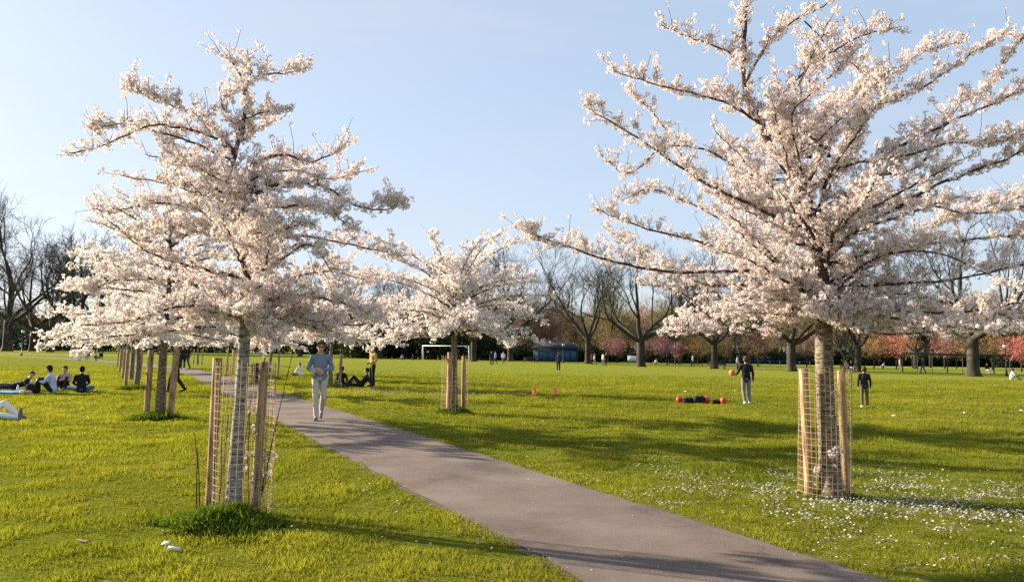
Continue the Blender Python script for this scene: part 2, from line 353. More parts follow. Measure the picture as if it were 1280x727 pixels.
# ------------------------------------------------------------------ cherry trees
def catmull(pts, n=6):
    P = [Vector(q) for q in pts]; P = [P[0] * 2 - P[1]] + P + [P[-1] * 2 - P[-2]]; out = []
    for i in range(1, len(P) - 2):
        for k in range(n):
            t = k / n
            out.append(0.5 * ((2 * P[i]) + (-P[i - 1] + P[i + 1]) * t + (2 * P[i - 1] - 5 * P[i] + 4 * P[i + 1] - P[i + 2]) * t * t + (-P[i - 1] + 3 * P[i] - 3 * P[i + 1] + P[i + 2]) * t ** 3))
    out.append(P[-2]); return out

PET5 = None
def petals_mesh(mb, pos, nrm, size, fine, rs):
    """append one flower per row of pos: five cupped petals (fine) or one five-sided cup"""
    n = len(pos); pos = np.asarray(pos); nrm = np.asarray(nrm) + rs.randn(n, 3) * 0.35
    nrm /= np.linalg.norm(nrm, axis=1)[:, None]
    ref = rs.randn(n, 3); a = np.cross(nrm, ref); a /= np.linalg.norm(a, axis=1)[:, None]; b_ = np.cross(nrm, a)
    bud = rs.rand(n) < 0.03
    s_ = (size * np.where(bud, 0.55, 1.0) * (0.65 + 0.6 * rs.rand(n)))[:, None]; cup = (0.15 + 0.7 * rs.rand(n))[:, None]
    hue = rs.rand(n, 1)
    tipc = (1 - hue) * np.array([[0.81, 0.765, 0.77]]) + hue * np.array([[0.89, 0.88, 0.865]])
    cenc = np.array([[0.64, 0.47, 0.45]]) * np.ones((n, 1)); tipc = np.where(bud[:, None], np.array([[0.45, 0.23, 0.17]]), tipc); cenc[bud] = [0.22, 0.13, 0.07]
    vs, cs, fs = [], [], []
    if fine:
        for k in range(5):
            t = k * 2 * np.pi / 5
            def P(ang, r, h): return pos + s_ * (r * (math.cos(ang) * a + math.sin(ang) * b_) + h * cup * nrm)
            vs += [pos, P(t - 0.5, 0.62, 0.35), P(t, 1.0, 0.75), P(t + 0.5, 0.62, 0.35)]
            cs += [cenc, tipc, tipc, tipc]; o = 4 * k; fs.append([o, o + 1, o + 2, o + 3])
        m_ = 20
    else:
        vs.append(pos); cs.append(cenc * 0.5 + tipc * 0.5)
        for k in range(5):
            t = k * 2 * np.pi / 5
            vs.append(pos + s_ * (math.cos(t) * a + math.sin(t) * b_ + 0.6 * cup * nrm)); cs.append(tipc)
        for k in range(5): fs.append([0, 1 + k, 1 + (k + 1) % 5, 1 + (k + 1) % 5])
        m_ = 6
    V = np.stack(vs, 1).reshape(-1, 3); Cc = np.stack(cs, 1).reshape(-1, 3)
    F = (np.arange(n)[:, None, None] * m_ + np.array(fs)[None]).reshape(-1, 4)
    mb.add(V, F); mb.c[-1] = Cc.astype(np.float32)

class Cherry:
    def __init__(s, seed, fsize=0.017, fine=True, per=5, step=0.05, twig_sides=4, spread=0.03, bare=0.0):
        s.r = random.Random(seed); s.rs = np.random.RandomState(seed); s.fl_p, s.fl_n = [], []
        s.branches = []; s.fsize, s.fine, s.per, s.step, s.ts, s.spread, s.bare = fsize, fine, per, step, twig_sides, spread, bare
    def flowers(s, pts, t0=0.0, dens=1.0):
        P = np.array([tuple(q) for q in pts]); d = np.linalg.norm(np.diff(P, axis=0), axis=1); L = d.sum(); cum = np.concatenate([[0], np.cumsum(d)])
        n = int(L * (1 - t0) / s.step * dens + s.r.random())
        if n < 1: return
        q = (t0 + (1 - t0) * s.rs.rand(n)) * L
        c = np.stack([np.interp(q, cum, P[:, k]) for k in range(3)], 1)
        o = s.rs.randn(n, 3); o /= np.linalg.norm(o, axis=1)[:, None]; c = c + o * s.spread * (0.4 + 0.9 * s.rs.rand(n, 1))
        den = .5 + .5 * np.sin(4.3 * c[:, 0] + 2.1 * c[:, 2]) * np.sin(5.1 * c[:, 1] + 3.3 * c[:, 2] + 1.0) + .25 * np.sin(11 * c[:, 0] + 9 * c[:, 1] + 13 * c[:, 2])
        kk_ = s.rs.rand(len(c)) < np.clip(.42 + .9 * den, .25, 1); c = c[kk_]; o = o[kk_]; n = len(c)
        if n == 0: return
        m_ = s.per; cc = np.repeat(c, m_, axis=0); nn = s.rs.randn(n * m_, 3) + np.repeat(o, m_, axis=0) * 0.7; nn /= np.linalg.norm(nn, axis=1)[:, None]
        s.fl_p.append(cc + nn * s.spread * 0.8); s.fl_n.append(nn)
    def limb(s, mb, pts, r0, r1, sec=0.14, seclen=(0.20, 0.50), ter=3, wig=0.026, t_start=0.07, fl_main=0.7, sides=7):
        P = catmull(pts, 6); n = len(P); r = s.r
        ph = [r.random() * 50 for _ in range(3)]
        P = [p + Vector((noise.noise((i * .55, ph[0], 0)), noise.noise((i * .55, ph[1], 1)), noise.noise((i * .55, ph[2], 2)))) * wig * min(1, i / 3) for i, p in enumerate(P)]
        rad = [r0 + (r1 - r0) * (i / (n - 1)) ** 0.75 for i in range(n)]
        mb.tube(P, rad, sides)
        s.flowers(P, 0.16, fl_main)
        d = [(P[i + 1] - P[i]).length for i in range(n - 1)]; L = sum(d); q = L * t_start; sgn = 1
        while q < L:
            t = q / L; i = min(n - 2, int(t * (n - 1))); pos = P[i].lerp(P[i + 1], t * (n - 1) - i)
            tan = (P[i + 1] - P[i]).normalized(); side = tan.cross(Vector((0, 0, 1)))
            side = side.normalized() if side.length > 0.1 else Vector((r.uniform(-1, 1), r.uniform(-1, 1), 0)).normalized()
            sgn = -sgn if r.random() < 0.8 else sgn
            up = r.uniform(-0.25, 0.75)
            if abs(tan.z) > 0.75: a_ = r.random() * 6.28; side = Vector((math.cos(a_), math.sin(a_), 0)); up = r.uniform(0.1, 0.6)
            dr = (tan * r.uniform(0.35, 0.9) + side * sgn * r.uniform(0.3, 1.0) + Vector((0, 0, up))).normalized()
            ln = r.uniform(*seclen) * (1.0 - 0.68 * t) * (0.55 + 0.45 * min(1, t * 4))
            s.shoot(mb, pos, dr, ln, max(0.003, rad[i] * 0.35), ter)
            q += sec * r.uniform(0.6, 1.4)
        tan = (P[-1] - P[-2]).normalized()
        s.shoot(mb, P[-1], tan, r.uniform(0.05, 0.14), max(0.003, r1), 1)
    def shoot(s, mb, pos, dr, ln, r0, ter):
        r = s.r; n = 5; pts = [pos.copy()]; p = pos.copy(); d = dr.copy()
        for i in range(n - 1):
            d = (d + Vector((r.uniform(-1, 1), r.uniform(-1, 1), r.uniform(-1, 1))) * 0.16 + Vector((0, 0, 0.05))).normalized(); p = p + d * ln / (n - 1); pts.append(p.copy())
        mb.tube(pts, np.linspace(min(r0, 0.012), 0.0022, n), s.ts, cap=False)
        if r.random() < s.bare * .8:            # a bare young shoot standing out of the blossom
            e_ = pts[2] + Vector((r.uniform(-.12, .12), r.uniform(-.12, .12), r.uniform(.12, .34)))
            mb.tube([pts[2], pts[2].lerp(e_, .5) + Vector((.012, 0, 0)), e_], [.004, .003, .002], 3, cap=False); s.flowers([pts[2].lerp(e_, .8), e_], 0, .5)
        s.flowers(pts, 0.08, 0.35 if r.random() < s.bare else 1.0)
        for k in range(ter):
            t = r.uniform(0.15, 0.95); i = min(n - 2, int(t * (n - 1))); pp = pts[i].lerp(pts[i + 1], t * (n - 1) - i)
            dd_ = (d * 0.6 + Vector((r.uniform(-1, 1), r.uniform(-1, 1), r.uniform(-0.5, 1))) * 0.8).normalized(); l2 = r.uniform(0.06, 0.2) * (1 if r.random() < 0.9 else 1.8)
            q2 = [pp, pp + dd_ * l2 * 0.5, pp + dd_ * l2 + Vector((0, 0, 0.015))]
            mb.tube(q2, [0.003, 0.0025, 0.0018], 3, cap=False)
            s.flowers(q2, 0.15, 0.9)
    def new_branch(s):
        mb = MB(); s.branches.append(mb); return mb
    def finish(s, root, trunk, bark_m=None):
        trunk.build('trunk', bark_m or M['cherry_bark'], root, smooth=True)
        for b_ in [q for q in s.branches if q.v]:
            b_.build('branch', M['cherry_limb'], root, smooth=True)
        mb = MB(); petals_mesh(mb, np.vstack(s.fl_p), np.vstack(s.fl_n), s.fsize, s.fine, s.rs)
        mb.build('crown', M['blossom'], root, col_attr=True)
        return len(np.vstack(s.fl_p))

def trunk_mb(pts, rads, sides=14, seed=0):
    P = catmull(pts, 8); n = len(P); ks = np.linspace(0, len(rads) - 1, n); rr = np.interp(ks, range(len(rads)), rads)
    for i in range(n): rr[i] *= 1 + 0.06 * noise.noise((i * .8, seed, 0))
    mb = MB(); mb.tube(P, rr, sides); return mb

# --- right foreground cherry
def ps(seq, Y0, dY):
    L = [0.0]
    for a, b_ in zip(seq, seq[1:]): L.append(L[-1] + math.hypot(b_[0] - a[0], b_[1] - a[1]))
    return [at(q[0], q[1], Y0 + dY * (l / L[-1]) ** 1.1) for q, l in zip(seq, L)]
def zr(seq): return [(680 + a * .592, b_ * .592) for a, b_ in seq]
def zl(seq): return [(80 + a * .5505, 20 + b_ * .5505) for a, b_ in seq]

def world_limb(base, az, el, ln, droop=0.0, kink=0.25, rr=None):
    p = Vector(base); pts = [p.copy()]; n = 5
    for i in range(n):
        t = (i + 1) / n; e = el - droop * t
        d = Vector((math.cos(az) * math.cos(e), math.sin(az) * math.cos(e), math.sin(e)))
        p = p + d * ln / n; az += rr.uniform(-kink, kink) * 0.5; e += rr.uniform(-.1, .1); pts.append(p.copy())
    return pts

RB = gnd(1040, 620); YR = RB.y
right = empty('cherry_tree', RB, label='largest cherry tree, front right, its crown running out of the picture', cat='tree', group='blossoming cherry trees')
T = Cherry(3, 0.0185, True, 6, 0.025, 4, 0.029, bare=0.20)
def L_(seq): return [q - RB for q in seq]
tp = L_([gnd(1040, 622), at(1036, 560, YR), at(1032, 500, YR), at(1030, 440, YR), at(1030, 398, YR)])
tp[0].z = -0.03
tr = trunk_mb(tp, [0.138, 0.115, 0.102, 0.10, 0.095], 18, 1)
b_ = T.new_branch()
T.limb(b_, L_(ps([(1030, 400)] + zr([(590, 600), (572, 470), (540, 390), (490, 330), (455, 260), (425, 190), (423, 100), (428, 0), (432, -60)]), YR, 0.15)), 0.085, 0.012, sec=0.10, seclen=(0.25, 0.6))
limbs_r = [
    (zr([(585, 600), (520, 585), (440, 572), (290, 575), (180, 560), (90, 535), (0, 503), (-25, 492)]), -1.0, .038),
    (zr([(588, 575), (490, 558), (400, 535), (330, 510), (200, 478), (110, 440)]), 0.6, .04),
    (zr([(575, 490), (500, 462), (430, 430), (340, 385), (270, 340), (160, 268), (90, 225)]), -0.5, .036),
    (zr([(530, 380), (440, 370), (350, 320), (260, 310), (180, 365), (130, 335)]), 1.1, .025),
    (zr([(455, 260), (400, 225), (330, 200), (250, 182), (160, 155)]), -0.7, .024),
    (zr([(425, 150), (390, 110), (340, 90), (295, 75), (250, 53)]), 0.4, .018),
    (zr([(425, 175), (470, 95), (520, 50), (600, 5), (630, -25)]), 0.5, .02),
    (zr([(470, 245), (520, 180), (580, 130), (640, 90), (690, 70), (740, 60)]), -0.8, .022),
    (zr([(550, 45), (610, 105), (670, 150), (720, 205)]), 0.6, .012),
    (zr([(560, 380), (610, 290), (700, 225), (800, 185), (880, 130), (970, 72)]), 0.9, .032),
    (zr([(575, 450), (650, 400), (720, 330), (790, 290), (890, 243), (960, 215), (1030, 180), (1090, 150)]), -0.9, .034),
    (zr([(600, 540), (660, 490), (740, 440), (820, 395), (900, 365), (1014, 318), (1100, 285)]), -1.5, .042),
    (zr([(600, 560), (680, 535), (760, 520), (900, 505), (1014, 495), (1110, 480)]), 0.9, .036),
    (zr([(590, 640), (640, 590), (700, 545), (770, 530), (850, 540), (980, 600)]), -1.3, .034),
    (zr([(590, 640), (660, 625), (760, 620), (860, 640), (1014, 672), (1080, 680)]), 0.3, .03),
    (zr([(585, 640), (520, 640), (440, 660), (350, 650), (270, 610), (200, 600)]), 1.4, .028),
    (zr([(585, 560), (560, 480), (600, 400), (640, 330), (660, 230), (680, 130)]), 1.0, .026),
    (zr([(570, 440), (540, 340), (520, 250), (560, 200)]), -1.1, .022),
    (zr([(580, 620), (500, 620), (420, 640), (340, 690), (270, 700)]), -1.5, .026),
    (zr([(600, 500), (700, 440), (800, 430), (900, 450), (1040, 430), (1100, 420)]), 1.7, .028),
    (zr([(700, 370), (790, 350), (860, 230), (930, 190), (1000, 90), (1050, 60)]), 1.2, .02),
    (zr([(585, 660), (520, 690), (440, 700), (330, 690)]), 1.5, .024),
    (zr([(590, 655), (650, 690), (740, 705), (840, 700), (960, 690), (1060, 700)]), 1.2, .026),
    (zr([(595, 600), (720, 600), (860, 590), (1014, 560), (1120, 560)]), -.6, .03),
    (zr([(595, 620), (720, 650), (860, 660), (1014, 640), (1120, 650)]), -1.8, .028),
    (zr([(590, 600), (690, 560), (820, 480), (950, 430), (1060, 400)]), 2.0, .03),
    (zr([(580, 600), (460, 600), (340, 600), (240, 560), (130, 480)]), 1.8, .028),
    (zr([(575, 520), (450, 500), (330, 440), (230, 400), (170, 420)]), 1.5, .024),
    (zr([(560, 450), (440, 430), (330, 380), (240, 250), (190, 200)]), 1.4, .02),
    (zr([(560, 400), (640, 350), (760, 330), (860, 300), (960, 300), (1060, 260)]), -1.6, .024),
    (zr([(530, 330), (600, 230), (700, 180), (800, 110), (880, 90)]), 1.3, .02),
    (zr([(595, 650), (680, 660), (780, 680), (880, 690), (960, 700)]), -1.9, .026),
]
for seq, dy, r0 in limbs_r:
    b_ = T.new_branch(); T.limb(b_, L_(ps(seq, YR, dy)), r0 * .8, 0.006, sec=0.115)
rr = random.Random(31)
for kx in range(20):                               # limbs reaching towards and away from the path
    z = rr.uniform(2.0, 4.0); near = kx % 2
    az = (-math.pi / 2 if near else math.pi / 2) + rr.uniform(-0.9, 0.9)
    ln = rr.uniform(1.5, 2.4) * (1.15 - (z - 2) * 0.2)
    b_ = T.new_branch(); T.limb(b_, world_limb((rr.uniform(-.1, .05), 0, z), az, rr.uniform(.12, .6), ln, 0.15, rr=rr), 0.026, 0.006)
for kx in range(14):                               # finer limbs filling the upper crown
    z = rr.uniform(2.8, 4.7); az = kx * 2.4 + rr.uniform(-.3, .3); xo = -.12 * (z - 2) if z < 3 else -.25 * (z - 2) * .8
    b_ = T.new_branch(); T.limb(b_, world_limb((xo, .08, z), az, rr.uniform(.25, .7), rr.uniform(1.0, 1.7) * (1.2 - (z - 2.8) * .2), -.1, rr=rr), .013, .005, sec=.10, seclen=(.15, .4))
for kx in range(16):                               # short drooping shoots that hide the fork
    az = kx * 2.4; b_ = T.new_branch(); T.limb(b_, world_limb((rr.uniform(-.12, .04), 0, rr.uniform(1.98, 2.2)), az, rr.uniform(-.05, .3), rr.uniform(.5, 1.3), .3, rr=rr), .014, .005, sec=.09, seclen=(.15, .4))
# two short flowering shoots low on the trunk
for px_, py_, l_ in ((1036, 590, .3), (1046, 600, .28), (1030, 585, .22), (1050, 588, .25), (1028, 600, .2), (1030, 520, .12), (1034, 500, .1)):
    b_ = T.new_branch(); q = at(px_, py_, YR - 0.12) - RB; pts = [q, q + Vector((rr.uniform(-.1, .12), -.05, l_ * .6)), q + Vector((rr.uniform(-.14, .16), -.05, l_))]
    b_.tube(pts, [.004, .003, .002], 4); T.flowers(pts, .5, .8)
nf = T.finish(right, tr); print('right flowers', nf)

# --- left foreground cherry
LB = gnd(290, 648); YL = LB.y
left = empty('cherry_tree', LB, label='slim leaning cherry tree at the front left, ivy and rough grass round its foot', cat='tree', group='blossoming cherry trees')
T = Cherry(8, 0.0165, True, 6, 0.024, 4, 0.028, bare=0.10)
def L_(seq): return [q - LB for q in seq]
tp = L_([gnd(290, 650), at(293, 600, YL), at(299, 520, YL), at(304, 450, YL), at(307, 400, YL)]); tp[0].z = -0.03
tr = trunk_mb(tp, [0.085, 0.068, 0.06, 0.055, 0.052], 16, 2)
b_ = T.new_branch()
T.limb(b_, L_(ps([(307, 402)] + zl([(418, 640), (412, 560), (402, 440), (385, 330), (405, 260), (412, 200), (408, 150), (390, 115), (360, 88)]), YL, 0.1)), 0.048, 0.007, sec=0.085, seclen=(0.10, 0.26), ter=2)
limbs_l = [
    (zl([(410, 160), (445, 135), (500, 130), (548, 118)]), 0.2, .012),
    (zl([(412, 170), (425, 125), (418, 95)]), -0.3, .009),
    (zl([(405, 235), (450, 220), (500, 212)]), -0.3, .011),
    (zl([(395, 290), (440, 260), (470, 240)]), 0.3, .011),
    (zl([(390, 320), (340, 275), (270, 255), (190, 250), (100, 290), (25, 310)]), -0.5, .018),
    (zl([(388, 310), (330, 240), (250, 205), (190, 180), (140, 160)]), 0.5, .016),
    (zl([(388, 330), (300, 290), (220, 265), (150, 245), (95, 250), (75, 262)]), 0.7, .014),
    (zl([(400, 260), (365, 215), (355, 180)]), -0.2, .010),
    (zl([(400, 420), (345, 395), (290, 383), (240, 380), (140, 365)]), -0.6, .018),
    (zl([(398, 400), (320, 350), (250, 320), (240, 300)]), 0.6, .013),
    (zl([(402, 450), (340, 450), (270, 430), (200, 425), (120, 440), (80, 440)]), 0.8, .016),
    (zl([(395, 370), (440, 330), (500, 315), (560, 330), (610, 312), (640, 290)]), 0.3, .018),
    (zl([(402, 440), (450, 395), (520, 380), (590, 385), (660, 430), (720, 438), (752, 435)]), -0.5, .020),
    (zl([(400, 400), (450, 360), (530, 350), (600, 370), (670, 355)]), 0.9, .014),
    (zl([(405, 480), (460, 440), (540, 430), (600, 440), (640, 470)]), -1.0, .016),
    (zl([(412, 570), (460, 520), (520, 500), (620, 512), (700, 530), (765, 545)]), 0.5, .022),
    (zl([(412, 590), (480, 560), (560, 520), (620, 600)]), -0.7, .016),
    (zl([(425, 690), (480, 640), (560, 635), (640, 655), (700, 680)]), -0.6, .022),
    (zl([(420, 690), (470, 700), (560, 690), (680, 700), (740, 660)]), 0.9, .020),
    (zl([(415, 600), (340, 580), (260, 560), (180, 530), (110, 470)]), -0.8, .020),
    (zl([(418, 640), (330, 620), (240, 600), (130, 600), (60, 620)]), 0.5, .020),
    (zl([(420, 690), (340, 660), (250, 660), (160, 690), (60, 700)]), -1.1, .020),
    (zl([(420, 680), (380, 640), (300, 690), (220, 720), (150, 715)]), 0.8, .018),
    (zl([(408, 520), (360, 500), (300, 490), (240, 470), (190, 490)]), 1.0, .014),
    (zl([(418, 660), (500, 600), (600, 580), (690, 600)]), 1.2, .016),
]
for seq, dy, r0 in limbs_l:
    b_ = T.new_branch(); T.limb(b_, L_(ps(seq, YL, dy)), r0, 0.005, sec=0.095, seclen=(0.10, 0.32), ter=3, wig=0.02)
rr = random.Random(77)
for kx in range(16):
    z = rr.uniform(1.85, 3.4); near = kx % 2
    az = (-math.pi / 2 if near else math.pi / 2) + rr.uniform(-0.9, 0.9)
    ln = rr.uniform(0.8, 1.5) * (1.15 - (z - 2) * 0.35)
    b_ = T.new_branch(); T.limb(b_, world_limb((0.1 + (z - 1.8) * .0, 0, z), az, rr.uniform(.15, .5), ln, 0.12, rr=rr), 0.016, 0.005, sec=.1, seclen=(.13, .38))
for kx in range(14):
    az = kx * 2.4; b_ = T.new_branch(); T.limb(b_, world_limb((.13, 0, rr.uniform(1.8, 2.0)), az, rr.uniform(-.05, .3), rr.uniform(.4, 1.0), .3, rr=rr), .010, .004, sec=.08, seclen=(.12, .32))
# suckers from the foot: bare reddish ones and flowering ones
for px_, py_, tx, ty, fl in ((318, 632, 338, 560, 1), (322, 636, 332, 540, 1), (315, 628, 322, 520, 1), (312, 632, 313, 500, 1), (300, 630, 306, 560, 0), (278, 640, 285, 520, 0), (272, 634, 277, 545, 0), (268, 640, 268, 560, 0), (300, 632, 318, 470, 0), (250, 628, 243, 540, 0), (246, 630, 247, 560, 0), (322, 610, 366, 440, 0)):
    b_ = T.new_branch(); q0 = at(px_, py_ + 8, YL + .1) - LB; q0.z = 0; q1 = at(tx, ty, YL + rr.uniform(-.1, .1)) - LB; md = q0.lerp(q1, .5) + Vector((rr.uniform(-.03, .03), 0, 0))
    b_.tube([q0, md, q1], [.006, .005, .003], 5)
    for kk in range(4):
        t = rr.uniform(.3, .95); a_ = q0.lerp(q1, t); e_ = a_ + Vector((rr.uniform(-.09, .09), rr.uniform(-.05, .05), rr.uniform(.03, .1))); b_.tube([a_, a_.lerp(e_, .5), e_], [.003, .003, .002], 3, cap=False)
        if fl: T.flowers([a_, e_], .3, 0.9)
nf = T.finish(left, tr, M['silver_bark']); print('left flowers', nf)

# --- row cherries
def row_cherry(name, seed, H, W, trunk_h, tr_r, n_l=22, coarse=1.0, flat=0.0, leaderless=False):
    T = Cherry(seed, 0.026 * coarse, False, 5, 0.041 * coarse, 3, 0.05, bare=0.05)
    root = empty(name); r = random.Random(seed)
    tp = [Vector((0, 0, -0.03)), Vector((r.uniform(-.04, .04), 0, trunk_h * .5)), Vector((r.uniform(-.05, .05), 0, trunk_h))]
    tr = trunk_mb(tp, [tr_r * 1.35, tr_r, tr_r * .9], 12, seed)
    top = tp[-1]
    if leaderless:
        b_ = T.new_branch(); T.limb(b_, [top, top + Vector((.04, .02, (H - trunk_h) * .18)), top + Vector((.0, 0, (H - trunk_h) * .34)), top + Vector((.05, 0, (H - trunk_h) * .46))], tr_r * .8, .02, sec=.13, seclen=(.3, .5))
    else:
        b_ = T.new_branch(); T.limb(b_, [top, top + Vector((.05, 0, (H - trunk_h) * .4)), top + Vector((-.08, .05, (H - trunk_h) * .75)), top + Vector((r.uniform(-.2, .2), 0, H - trunk_h))], tr_r * .8, .01, sec=.13, seclen=(.3, .65))
    az = r.random() * 6
    for k in range(n_l):
        t = k / (n_l - 1); z = trunk_h - 0.05 + (H - trunk_h) * 0.62 * t
        az += 2.399 + r.uniform(-.3, .3)
        el = 0.10 + (0.75 - flat) * t ** 1.2 + r.uniform(-.1, .12)
        ln = (W * (1.0 - 0.50 * t)) * r.uniform(.82, 1.12)
        b_ = T.new_branch()
        base = Vector((0, 0, z)) + (top - Vector((0, 0, trunk_h))) * (1 - t)
        if leaderless: base = top + Vector((math.cos(az) * .06 * t, math.sin(az) * .06 * t, (z - trunk_h) * .5)); el = .22 + .72 * t + r.uniform(-.1, .1); ln = W * (1.08 - .10 * t) * r.uniform(.9, 1.1)
        T.limb(b_, world_limb(base, az, el, ln, 0.62 if leaderless else 0.22, rr=r), tr_r * .38, .007, sec=.16, seclen=(.25, .75), ter=2, sides=5)
    # skirt of drooping shoots under the crown
    for k in range(10):
        az += 2.399; b_ = T.new_branch()
        T.limb(b_, world_limb(top + Vector((0, 0, r.uniform(0, .25))), az, r.uniform(-.02, .15), W * r.uniform(.5, .95), .35, rr=r), tr_r * .3, .006, sec=.16, seclen=(.25, .6), ter=2, sides=5)
    nf = T.finish(root, tr); print(name, nf)
    return root
GC = 'blossoming cherry trees'
mid = row_cherry('cherry_tree', 41, 6.2, 2.3, 2.05, 0.085, 36, 1.0, leaderless=True); MBp = gnd(567, 517); mid.location = MBp
tag(mid, 'rounded cherry tree right of the path, in front of the white goal', 'tree', GC)
sec = row_cherry('cherry_tree', 44, 6.1, 3.1, 1.95, 0.09, 34, 1.0, flat=.25); SB = gnd(200, 523); sec.location = SB
tag(sec, 'broad cherry tree left of the path, directly behind the slim leaning one', 'tree', GC)
varA = row_cherry('cherry_tree', 52, 5.3, 2.9, 1.95, 0.085, 20, 1.25, flat=.15)
varB = row_cherry('cherry_tree', 57, 5.4, 2.8, 2.0, 0.08, 18, 1.3)

stakes = []
def make_guard(base, stake_specs, H, mesh_r=None, mesh_h=1.5, cell=0.055, wire_r=0.0018, mesh_c=(0, 0), **k):
    """stake_specs: (x, y, radius, lean x, lean y, height) relative to the tree foot"""
    root = empty('tree_guard', base, **k)
    for (x, y, r_, lx, ly, h_) in stake_specs:
        mb = MB(); n = 7; pts = [Vector((x + lx * i / (n - 1), y + ly * i / (n - 1), -0.05 + (h_ + .05) * i / (n - 1))) for i in range(n)]
        mb.tube(pts, [r_ * (1 + .04 * math.sin(i * 2.1)) for i in range(n)], 12)
        o = mb.build('stake', M['stake'], root, smooth=False)
    if mesh_r:
        mb = MB(); nv = int(2 * math.pi * mesh_r / cell); r = random.Random(4)
        def cp(a, z):
            ww = 1 + 0.05 * math.sin(3 * a + z * 2.0); return (mesh_c[0] + math.cos(a) * mesh_r * ww, mesh_c[1] + math.sin(a) * mesh_r * ww, z)
        for i in range(nv):
            a = 2 * math.pi * i / nv; mb.tube([cp(a, z) for z in np.linspace(0.02, mesh_h + r.uniform(0, .02), 8)], wire_r, 3, cap=False)
        for z in np.arange(0.05, mesh_h + .001, cell * 1.25):
            mb.tube([cp(a, z) for a in np.linspace(0, 2 * math.pi, 33)], wire_r, 3, cap=False)
        mb.build('wire_mesh', M['wire'], root)
    return root
GS = 'timber stakes and wire guards round the cherries'
def off(px, py, B, dy=0.0):
    q = at(px, py, B.y + dy) - B; return q
def stake_by_px(B, bx, by, tx, ty, r_, dy=0.0):
    a = off(bx, by, B, dy); t = off(tx, ty, B, dy); h = t.z - 0.0
    f = (h) / max(.1, (t.z - a.z)); 
    x0 = t.x - (t.x - a.x) * f
    return (x0, dy, r_, t.x - x0, 0.0, h)
make_guard(LB, [stake_by_px(LB, 262, 636, 272, 447, .044, .12), stake_by_px(LB, 319, 636, 330, 452, .046, .06), stake_by_px(LB, 296, 630, 301, 560, .03, .33)], 1.5, .275, 1.47, mesh_c=(.045, .10), wire_r=.0026,
           label='pair of stakes with wire mesh round the slim leaning cherry at the front left', cat='tree guard', group=GS)
make_guard(RB, [stake_by_px(RB, 1012, 620, 1004, 461, .05, -.03), stake_by_px(RB, 1058, 612, 1051, 463, .042, .1)], 1.5, .29, 1.46, mesh_c=(-.06, .03), wire_r=.0026,
           label='two pale round stakes with wire mesh round the largest cherry on the right', cat='tree guard', group=GS)
make_guard(MBp, [stake_by_px(MBp, 561, 516, 563, 440, .075, -.1), stake_by_px(MBp, 579, 510, 580, 445, .055, .25)], 1.5, .34, 1.5, cell=.09, wire_r=.0026,
           label='stakes and wire mesh round the middle cherry in front of the goal', cat='tree guard', group=GS)
make_guard(SB, [stake_by_px(SB, 183, 518, 189, 437, .065, .0), stake_by_px(SB, 212, 524, 221, 437, .07, -.15)], 1.5,
           label='two bare stakes leaning right beside the broad cherry left of the path', cat='tree guard', group=GS)

far_specs = [  # px, py, scale, rz, variant, tree label, guard label, wire
    (170, 487, 1.0, 0.3, 0, 'third cherry from the front in the row left of the path', 'stakes at the third cherry from the front left of the path', 0),
    (164, 474.5, 1.0, 2.1, 1, 'fourth cherry from the front in the row left of the path', 'stakes at the fourth cherry from the front left of the path', 0),
    (158, 465, 1.0, 4.0, 0, 'fifth cherry from the front in the row left of the path', 'stakes at the fifth cherry from the front left of the path', 0),
    (153, 458.5, 1.0, 5.1, 1, 'farthest cherry in the row left of the path', 'stakes at the farthest cherry left of the path', 0),
    (413, 484, 1.05, 1.0, 1, 'cherry just behind the walking man in the blue sweater', 'stakes just behind the walking man in the blue sweater', 0),
    (338, 473, 0.95, 3.3, 0, 'cherry beyond the litter bin, right of the path', 'stakes beyond the litter bin, right of the path', 0),
    (298, 466, 1.0, 5.6, 1, 'cherry seen between the front left trunk and its left stake', 'wire caged stakes seen through the front left tree guard', 1),
    (247, 455, 1.0, 2.5, 0, 'small distant cherry where the path fades away', 'stakes at the small distant cherry where the path fades', 0),
]
guard0 = None
for i, (px, py, sc_, rz, vv, lab, glab, wire) in enumerate(far_specs):
    src = (varA, varB)[vv]; first = i in (0, 1)
    o = src if first else copy_tree(src)
    B = gnd(px, py); o.location = B; o.rotation_euler = (0, 0, rz); o.scale = (sc_,) * 3
    tag(o, lab, 'tree', GC)
    if guard0 is None:
        gq = guard0 = make_guard(B, [(-.38, -.05, .06, .04, 0, 1.5), (.36, .08, .06, .05, 0, 1.45)], 1.5)
    elif wire:
        gq = make_guard(B, [(-.38, -.05, .06, .04, 0, 1.5), (-.9, .3, .06, .04, 0, 1.5)], 1.5, .42, 1.5, cell=.12, wire_r=.007)
    else: gq = copy_tree(guard0); gq.location = B; gq.rotation_euler = (0, 0, 0.15 * (i % 3))
    tag(gq, glab, 'tree guard', GS)

